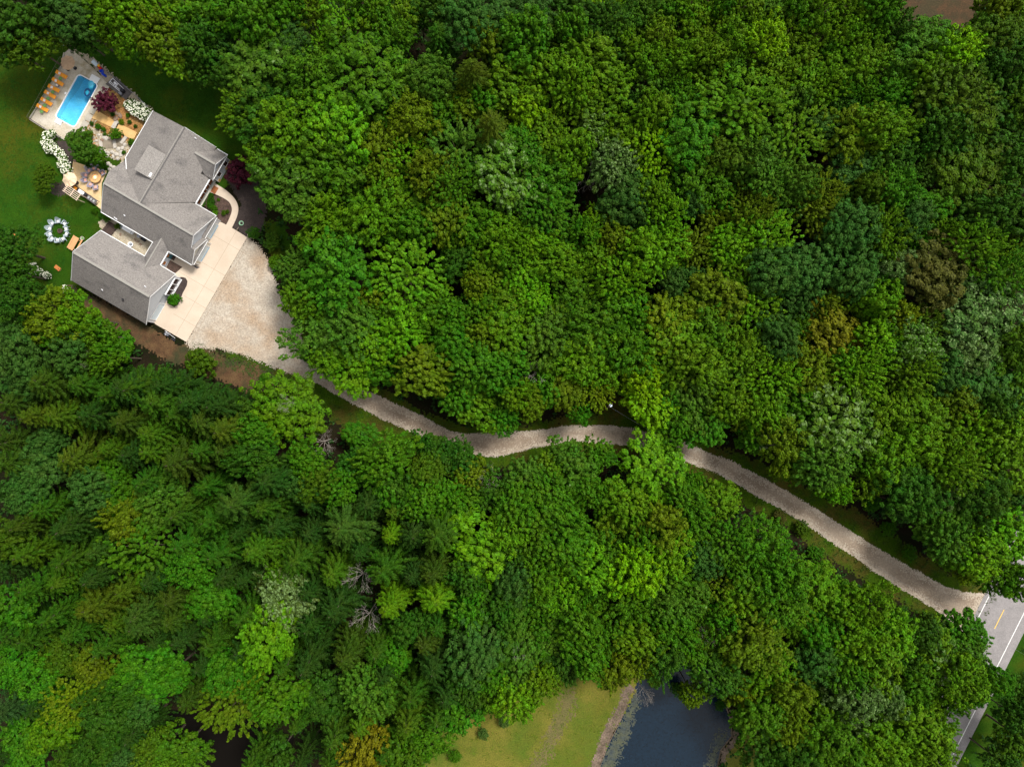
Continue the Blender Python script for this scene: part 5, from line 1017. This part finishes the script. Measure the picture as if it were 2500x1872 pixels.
33 1540 56 m e;80 1554 56 m g;27 1620 58 m e;88 1664 56 m e;149 1598 50 f q;33 1724 60 m b;138 1774 60 m y;237 1620 46 m o;253 1685 44 m d;352 1520 60 p h;429 1510 56 p q;451 1555 50 p d;264 1575 50 m g;190 1540 50 p g;418 1640 48 f e;468 1702 50 m q;523 1565 52 p g;500 1620 44 m d;550 1636 54 f e;596 1580 46 p d;264 1757 60 f d;347 1724 46 f b;66 1812 60 m e;165 1845 56 m g;237 1829 50 m d;385 1838 50 m q;440 1835 56 m g;308 1850 50 f b;622 1850 46 m g;677 1850 40 m d;210 1700 40 m g;10 1840 44 m d;310 1690 46 f d;390 1560 40 p d;290 1520 44 p y;140 1500 52 p g;100 1720 44 m d;330 1790 44 m d;515 1500 46 p d"""
ENT = []
for ln in TREES.replace('\n', '').split(';'):
    f_ = ln.split()
    if len(f_) == 4: f_ = [f_[0], f_[1], f_[2], 'm', 'g']
    if len(f_) < 5: continue
    X_, Y_ = float(f_[0]), float(f_[1]); kd = f_[3]
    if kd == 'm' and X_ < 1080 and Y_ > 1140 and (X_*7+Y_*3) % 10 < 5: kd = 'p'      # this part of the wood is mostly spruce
    ENT.append((X_, Y_, float(f_[2]), kd, f_[4] if f_[4] in COL else 'q'))
small = sorted([q for q in ENT if q[3] == 'm'], key=lambda q: -q[2])[300-sum(1 for d in placed if d['k'] == 'm'):]
small_set = set(small); SV, SQ, SC, SM = [], [], [], []; off = 0
for q in ENT:
    if q not in small_set: tree(*q); continue
    px, py, r, k_, c_ = q; rr = random.Random(int(px*3+py*5)); v = rr.randrange(8); rm = r*1.08*.0655
    near = float(sdist(np.array([px]), np.array([py]), drive_px)[0]) > -1.15*r-15
    H = min(8+rm*1.3, 13)+rr.uniform(-2.4,1.6)
    if near: rm *= .93; H = min(H, 10)
    x, y, _ = P(px, py, H*.78); a_ = rr.uniform(0, 6.283); ca, sa = math.cos(a_), math.sin(a_)
    for me, isl in ((TM[('m', v)], True), (TM['trunk'][v % 2], False)):
        n = len(me.vertices); co = np.empty(n*3, np.float32); me.vertices.foreach_get('co', co); co = co.reshape(-1, 3)
        if isl:
            L4 = co.reshape(-1, 4, 3); L4 = L4[np.random.default_rng(int(px)).random(len(L4)) < .62]; cc = L4.mean(1, keepdims=True); co = (cc+(L4-cc)*1.22).reshape(-1, 3); f4 = np.arange(len(co)).reshape(-1, 4)
        else:
            f4 = np.empty(len(me.loops), np.int32); me.loops.foreach_get('vertex_index', f4); f4 = f4.reshape(-1, 4)
        s_ = rm/4.6; w3 = np.stack([x+(co[:,0]*ca-co[:,1]*sa)*s_, y+(co[:,0]*sa+co[:,1]*ca)*s_, co[:,2]*H/14.3], 1)
        SV.append(w3); SQ.append(f4+off); off += len(w3); SM.append(np.full(len(f4), 0 if isl else 1, np.int32))
        j = [1+rr.uniform(-.1,.1) for _ in range(3)]; SC.append(np.tile(np.array([COL[c_][0]*j[0], COL[c_][1]*j[1], COL[c_][2]*j[2], 1], np.float32), (len(w3), 1)))
sm = quad_mesh('small_broadleaf_trees', np.concatenate(SV), np.concatenate(SQ), M['leaf2']); sm.materials.append(M['bark'])
ca_ = sm.color_attributes.new('tint', 'FLOAT_COLOR', 'POINT'); ca_.data.foreach_set('color', np.concatenate(SC).ravel()); sm.polygons.foreach_set('material_index', np.concatenate(SM))
stuff(obj('small_broadleaf_trees', sm), 'smaller green broadleaf trees filling the wood between the larger crowns', 'trees')
# yard trees and shrubs with their own labels
tree(592,418,36,'k','k','dark red smoke tree by the front corner of the house', 5.0, name='red_tree', cat='tree')
tree(257,248,27,'k','k','round red leaved maple in the orange mulch beside the pool', 3.2, name='red_maple', cat='tree').children[0].color = (.075,.012,.024,1)
tree(198,352,36,'f','h','bushy green pine between the pool deck and the patio', 6.5, name='pine_tree')
tree(232,378,26,'f','g','lower green pine limb clump right of the bushy pine', 4.5, name='pine_tree')
tree(108,434,31,'f','q','small round olive tree standing on the lawn by the lower parasol', 5, name='lawn_tree')
tree(294,846,40,'k','e','broad bright green shrub beside the bare dirt strip', 4)
tree(489,884,36,'k','q','round olive green bush at the lower edge of the gravel yard', 4.2)
SH = [(424,730.6,15.5,'e','round green bush on the concrete by the lower garage door'),(216,328,11,'j','golden orange shrub above the pine'),(275,279,5.5,'d','small dark green shrub just below the red maple'),(223.7,301.5,5.5,'d','small green shrub at the left end of the tan walk'),(239,308.5,7.5,'g','rounded green shrub below the tan walk'),(252.5,315.5,6,'g','green shrub between the tan walk and the rocks'),(256,328,5,'g','small shrub at the top of the rock garden'),(281.5,328,15,'g','wide green juniper left of the upper walk'),(316,298,5.5,'d','small dark shrub right of the yellow shrub'),(330.5,308.5,5,'d','small dark shrub nearest the roof edge in the mulch'),(312,282,5.5,'g','small shrub at the corner of the white hydrangeas'),(296,298,7,'j','small yellow shrub beside the brown boulder'),(320,347,8,'g','green shrub at the roof edge by the landing'),(302,372,5,'g','small shrub among the pale boulders'),(217,402,10,'d','dark shrub above the fire table'),(248,404,10,'g','dark shrub row right above the fire table'),(232,398,9,'g','small bush between the pine and patio chairs'),
 (514,492,10,'d','dark shrub against the front porch'),(513,500,9,'e','green shrub below the dark porch shrub'),(522,508,8,'g','light green shrub near the garage corner'),(526,520,7,'l','lowest green shrub of the porch bed'),(515,482,8,'d','small dark shrub at the top of the porch bed'),(555,517,5,'q','small olive plant on the right of the red mulch bed'),(546,520,6,'q','olive plant in the middle of the red mulch bed'),(533,487,4,'y','tiny yellow green plant at the top of the red mulch bed'),(235,493,0,'g',''),(232,512,9,'g','green plant at the lower corner of the patio'),(262,530,11,'g','leafy green bed plant below the long roof edge'),(248,524,9,'d','dark bed plant by the roof corner'),(288,552,8,'q','olive shrub at the courtyard edge by the sleepers'),(770,520,30,'m',''),(600,560,0,'g',''),
 (620,570,16,'d','dark shrub at the top of the gravel yard'),(664,590,20,'h','leafy shrub right of the gravel yard top'),(672,640,18,'y','shrub along the right edge of the gravel yard'),(755,870,20,'g','shrub overhanging the narrow end of the yard'),(612,840,0,'g',''),(648,925,15,'e','emerald shrub on the dirt below the drive'),(1073,1078,14,'d','shrub spilling on to the drive edge'),(1110,1088,12,'d','low shrub on the lower drive edge'),(1045,1072,14,'g','leafy shrub below the drive curve'),(1990,1350,20,'e','emerald shrub in the verge below the drive'),(2010,1390,22,'e','larger emerald shrub below the lower drive'),(1960,1290,18,'q','olive shrub in the rough below the drive'),(1905,1260,16,'n','brownish shrub in the rough below the drive'),(2060,1430,18,'g','green shrub in the rough near the drive'),(2200,1500,22,'d','dark shrub by the lower drive edge'),(2290,1520,24,'d','dark shrub nearest the road on the lower side'),(2170,1470,16,'q','olive shrub halfway down the lower verge'),(2130,1230,20,'e','low emerald shrub above the lower drive'),(2170,1290,20,'g','low green shrub right of the upper verge'),(2220,1350,18,'g','low shrub near the lower drive top edge'),(1760,1720,14,'d','dark shrub leaning over the pond'),(1800,1768,10,'d','dark shrub at the right shore of the pond'),(1230,1760,16,'v','silvery shrub at the field edge'),(1180,1790,14,'v','silvery grass clump by the field corner'),(1110,1846,16,'g','green shrub at the bottom of the field edge'),(1655,1680,18,'d','dark shrub hanging over the top of the pond'),(1600,1660,18,'q','olive shrub at the top of the pond')]
for px, py, r_, c_, lab in SH:
    if lab and c_ in COL: tree(px, py, r_, 'k', c_, lab, name='shrub' if r_ > 8 else 'small_shrub')
# white hydrangeas: shrubs with blossoms
def blossom_mesh(seed, n=150):
    rg = np.random.default_rng(seed); b = MB(); d = dome_dirs(n, rg, .0)
    keep = rg.random(n) > .12
    for q in d[keep]:
        c = np.array([0,0,.55])+q*np.array([1.0,1.0,.85])*rg.uniform(.93,1.08); s = rg.uniform(.085,.165)
        b.lathe([(s*.7,-s*.5),(s,0),(s*.6,s*.55)], c=tuple(c), n=6)
    return b.mesh('blossoms', M['blossom'])
BL = [blossom_mesh(k, 72) for k in range(3)]
HY = [(116,333,12,'topmost'),(128,327,9,'top right'),(113,347,12,'second'),(124,352,9,'inner second'),(120,362,12,'third'),(135,366,10,'fourth'),(146,376,11,'fifth'),(154,388,12,'sixth'),(159,401,12,'seventh'),(161,414,12,'lowest'),(150,402,10,'left of the lowest')]
for i, (px, py, r_, w_) in enumerate(HY):
    t = tree(px, py, r_, 'k', 'y', 'white flowering hydrangea, %s in the hedge between lawn and patio' % w_, 1.5, group='hydrangeas along the lawn', name='hydrangea')
    s = r_*.0705*1.05; o = obj('blossoms', BL[i % 3], t); o.scale = (s/t.scale[0], s/t.scale[1], 1.15/t.scale[2]*1.0); 
for i, (px, py, r_, w_) in enumerate([(316,257,12,'leftmost'),(327,254,10,'upper left'),(330,268,14,'lower left'),(343,262,12,'upper middle'),(346,276,14,'middle'),(359,275,12,'right'),(355,288,9,'lower right'),(366,284,6,'nearest the roof')]):
    t = tree(px, py, r_, 'k', 'y', 'white flowering hydrangea beside the fence, %s of the clump at the house corner' % w_, 1.6, group='hydrangeas at the house corner', name='hydrangea')
    s = r_*.0705*1.05; o = obj('blossoms', BL[i % 3], t); o.scale = (s/t.scale[0], s/t.scale[1], 1.25/t.scale[2])
for i, (px, py, r_, w_) in enumerate([(80,652,10,'by the rail fence'),(95,664,9,'right of the rail fence'),(114,672,8,'at the end of the shaded lawn'),(155,708,11,'alone by the garage corner')]):
    t = tree(px, py, r_, 'k', 'g', 'sparse white flowering shrub %s' % w_, 1.4, group='white shrubs below the lawn', name='hydrangea')
    s = r_*.0705*1.05; o = obj('blossoms', BL[i % 3], t); o.scale = (s/t.scale[0], s/t.scale[1], 1.1/t.scale[2])
# bare twigs poking out of some crowns: dead trees standing among the living
for px, py, r_, lab in ((696,985,24,'bare grey limbs of a dead tree rising through the light green birch'),(365,60,22,'bare dead tree among the yellow green trees above the pool'),(420,110,24,'dead twiggy tree above the back lawn'),(1925,586,14,'small bare snag left of the bluish trees'),(1735,1545,30,'bare branched snag above the pond'),(1575,1700,24,'bare twigs hanging over the top edge of the pond'),(1870,1080,22,'bare grey brush above the drive'),(1265,1590,18,'bare forked snag in the lower wood'),(228,878,26,'bare twiggy tree left of the bright green shrub'),(1560,1490,14,'pale snag in a dark gap of the lower wood'),(1230,1500,14,'pale snag near the turning tree')):
    tree(px, py, r_, 't', 'n', lab, 14 if r_ > 15 else 12)
# labels for every other tree, each told from the nearest remarkable one
ORD = ['nearest','second','third','fourth','fifth','sixth','seventh','eighth','ninth','tenth','eleventh','twelfth','thirteenth','fourteenth']
slot = {}
for d in placed:
    if d['label']: continue
    ph, lx, ly = min(LAND, key=lambda q: (q[1]-d['px'])**2+(q[2]-d['py'])**2); a = math.degrees(math.atan2(ly-d['py'], d['px']-lx)) % 360
    dr = ['right of','up right of','above','up left of','left of','down left of','below','down right of'][int(((a+22.5) % 360)//45)]
    slot.setdefault((ph, dr), []).append((math.hypot(lx-d['px'], ly-d['py']), d))
for (ph, dr), ls in slot.items():
    ls.sort(key=lambda q: q[0])
    for i, (_, d) in enumerate(ls):
        lab = '%s %s, %s one %s %s' % (CW[d['c']], KW[d['k']][1], ORD[i], dr, ph)
        d['o']['label'] = lab; d['o']['group'] = {'m':'broadleaf trees of the wood','s':'feathery trees of the wood','f':'fine leaved trees of the wood','p':'spruces of the lower wood','t':'dead trees of the wood','k':'shrubs'}[d['k']]
# ---------------------------------------------------------------- undergrowth under the wood and weeds along the verges
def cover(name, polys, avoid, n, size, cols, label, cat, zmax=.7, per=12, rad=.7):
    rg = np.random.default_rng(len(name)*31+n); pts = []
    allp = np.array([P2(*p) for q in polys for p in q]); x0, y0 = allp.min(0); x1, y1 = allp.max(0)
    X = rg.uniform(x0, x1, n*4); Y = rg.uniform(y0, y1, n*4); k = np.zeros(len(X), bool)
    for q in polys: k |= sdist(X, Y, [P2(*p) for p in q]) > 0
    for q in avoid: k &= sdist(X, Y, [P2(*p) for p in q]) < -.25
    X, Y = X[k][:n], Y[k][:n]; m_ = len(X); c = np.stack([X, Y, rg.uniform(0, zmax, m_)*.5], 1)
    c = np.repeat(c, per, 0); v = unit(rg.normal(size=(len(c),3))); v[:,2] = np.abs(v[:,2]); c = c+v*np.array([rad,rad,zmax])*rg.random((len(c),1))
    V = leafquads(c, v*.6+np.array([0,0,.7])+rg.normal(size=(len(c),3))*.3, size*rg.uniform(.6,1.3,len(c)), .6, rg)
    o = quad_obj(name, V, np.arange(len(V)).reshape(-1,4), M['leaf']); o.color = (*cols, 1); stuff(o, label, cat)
full = [[(-60,-60),(2560,-60),(2560,1930),(-60,1930)]]
gap = [(330,1700),(700,1740),(740,1820),(700,1900),(420,1900)]
openp = [lawn_px, drive_px, deck_px, apron_px, cx_, pond_px, [(604,580),(745,843),(790,915),(687,901),(470,852),(455,834)], [(980,2000),(1077,1790),(1264,1700),(1338,1670),(1560,1650),(1455,1860),(1400,1990)], [(230,240),(620,340),(640,560),(560,600),(360,800),(150,690)], [(2405,1440),(2560,1130),(2700,1130),(2340,1900),(2280,1900)], [(2180,-60),(2400,-60),(2385,30),(2360,70),(2290,60),(2210,85),(2190,75)], verge_px, [(165,700),(260,735),(356,795),(440,845),(480,835),(560,875),(640,895),(690,925),(640,960),(560,940),(460,900),(330,840),(250,790),(190,750)]]
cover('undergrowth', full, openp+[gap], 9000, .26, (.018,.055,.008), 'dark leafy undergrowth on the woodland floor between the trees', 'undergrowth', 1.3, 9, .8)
cover('verge_weeds', [verge_px], [drive_px], 2200, .10, (.040,.075,.008), 'low green weeds on the verges along the gravel drive', 'weeds', .22, 12, .45)
cover('lawn_tufts', [lawn_px], [deck_px, cx_, [(230,240),(620,340),(640,560),(560,600),(360,800),(150,690)], [(60,280),(260,150),(380,270),(270,540),(150,470),(100,330)]], 3500, .07, (.020,.085,.006), 'short tufts of grass scattered over the lawn', 'grass', .08, 10, .5)
cover('field_weeds', [[(980,2000),(1077,1800),(1264,1710),(1338,1680),(1545,1690),(1455,1860),(1400,1990)]], [pond_px], 600, .07, (.10,.15,.010), 'taller yellow green grass tufts in the field by the pond', 'grass', .2, 10, .6)
cover('drive_weeds', [[(470,835),(560,855),(640,885),(720,920),(700,950),(600,915),(500,880),(460,860)]], [], 420, .09, (.045,.075,.015), 'sparse weeds growing through the lower edge of the gravel yard', 'weeds', .12, 8, .4)
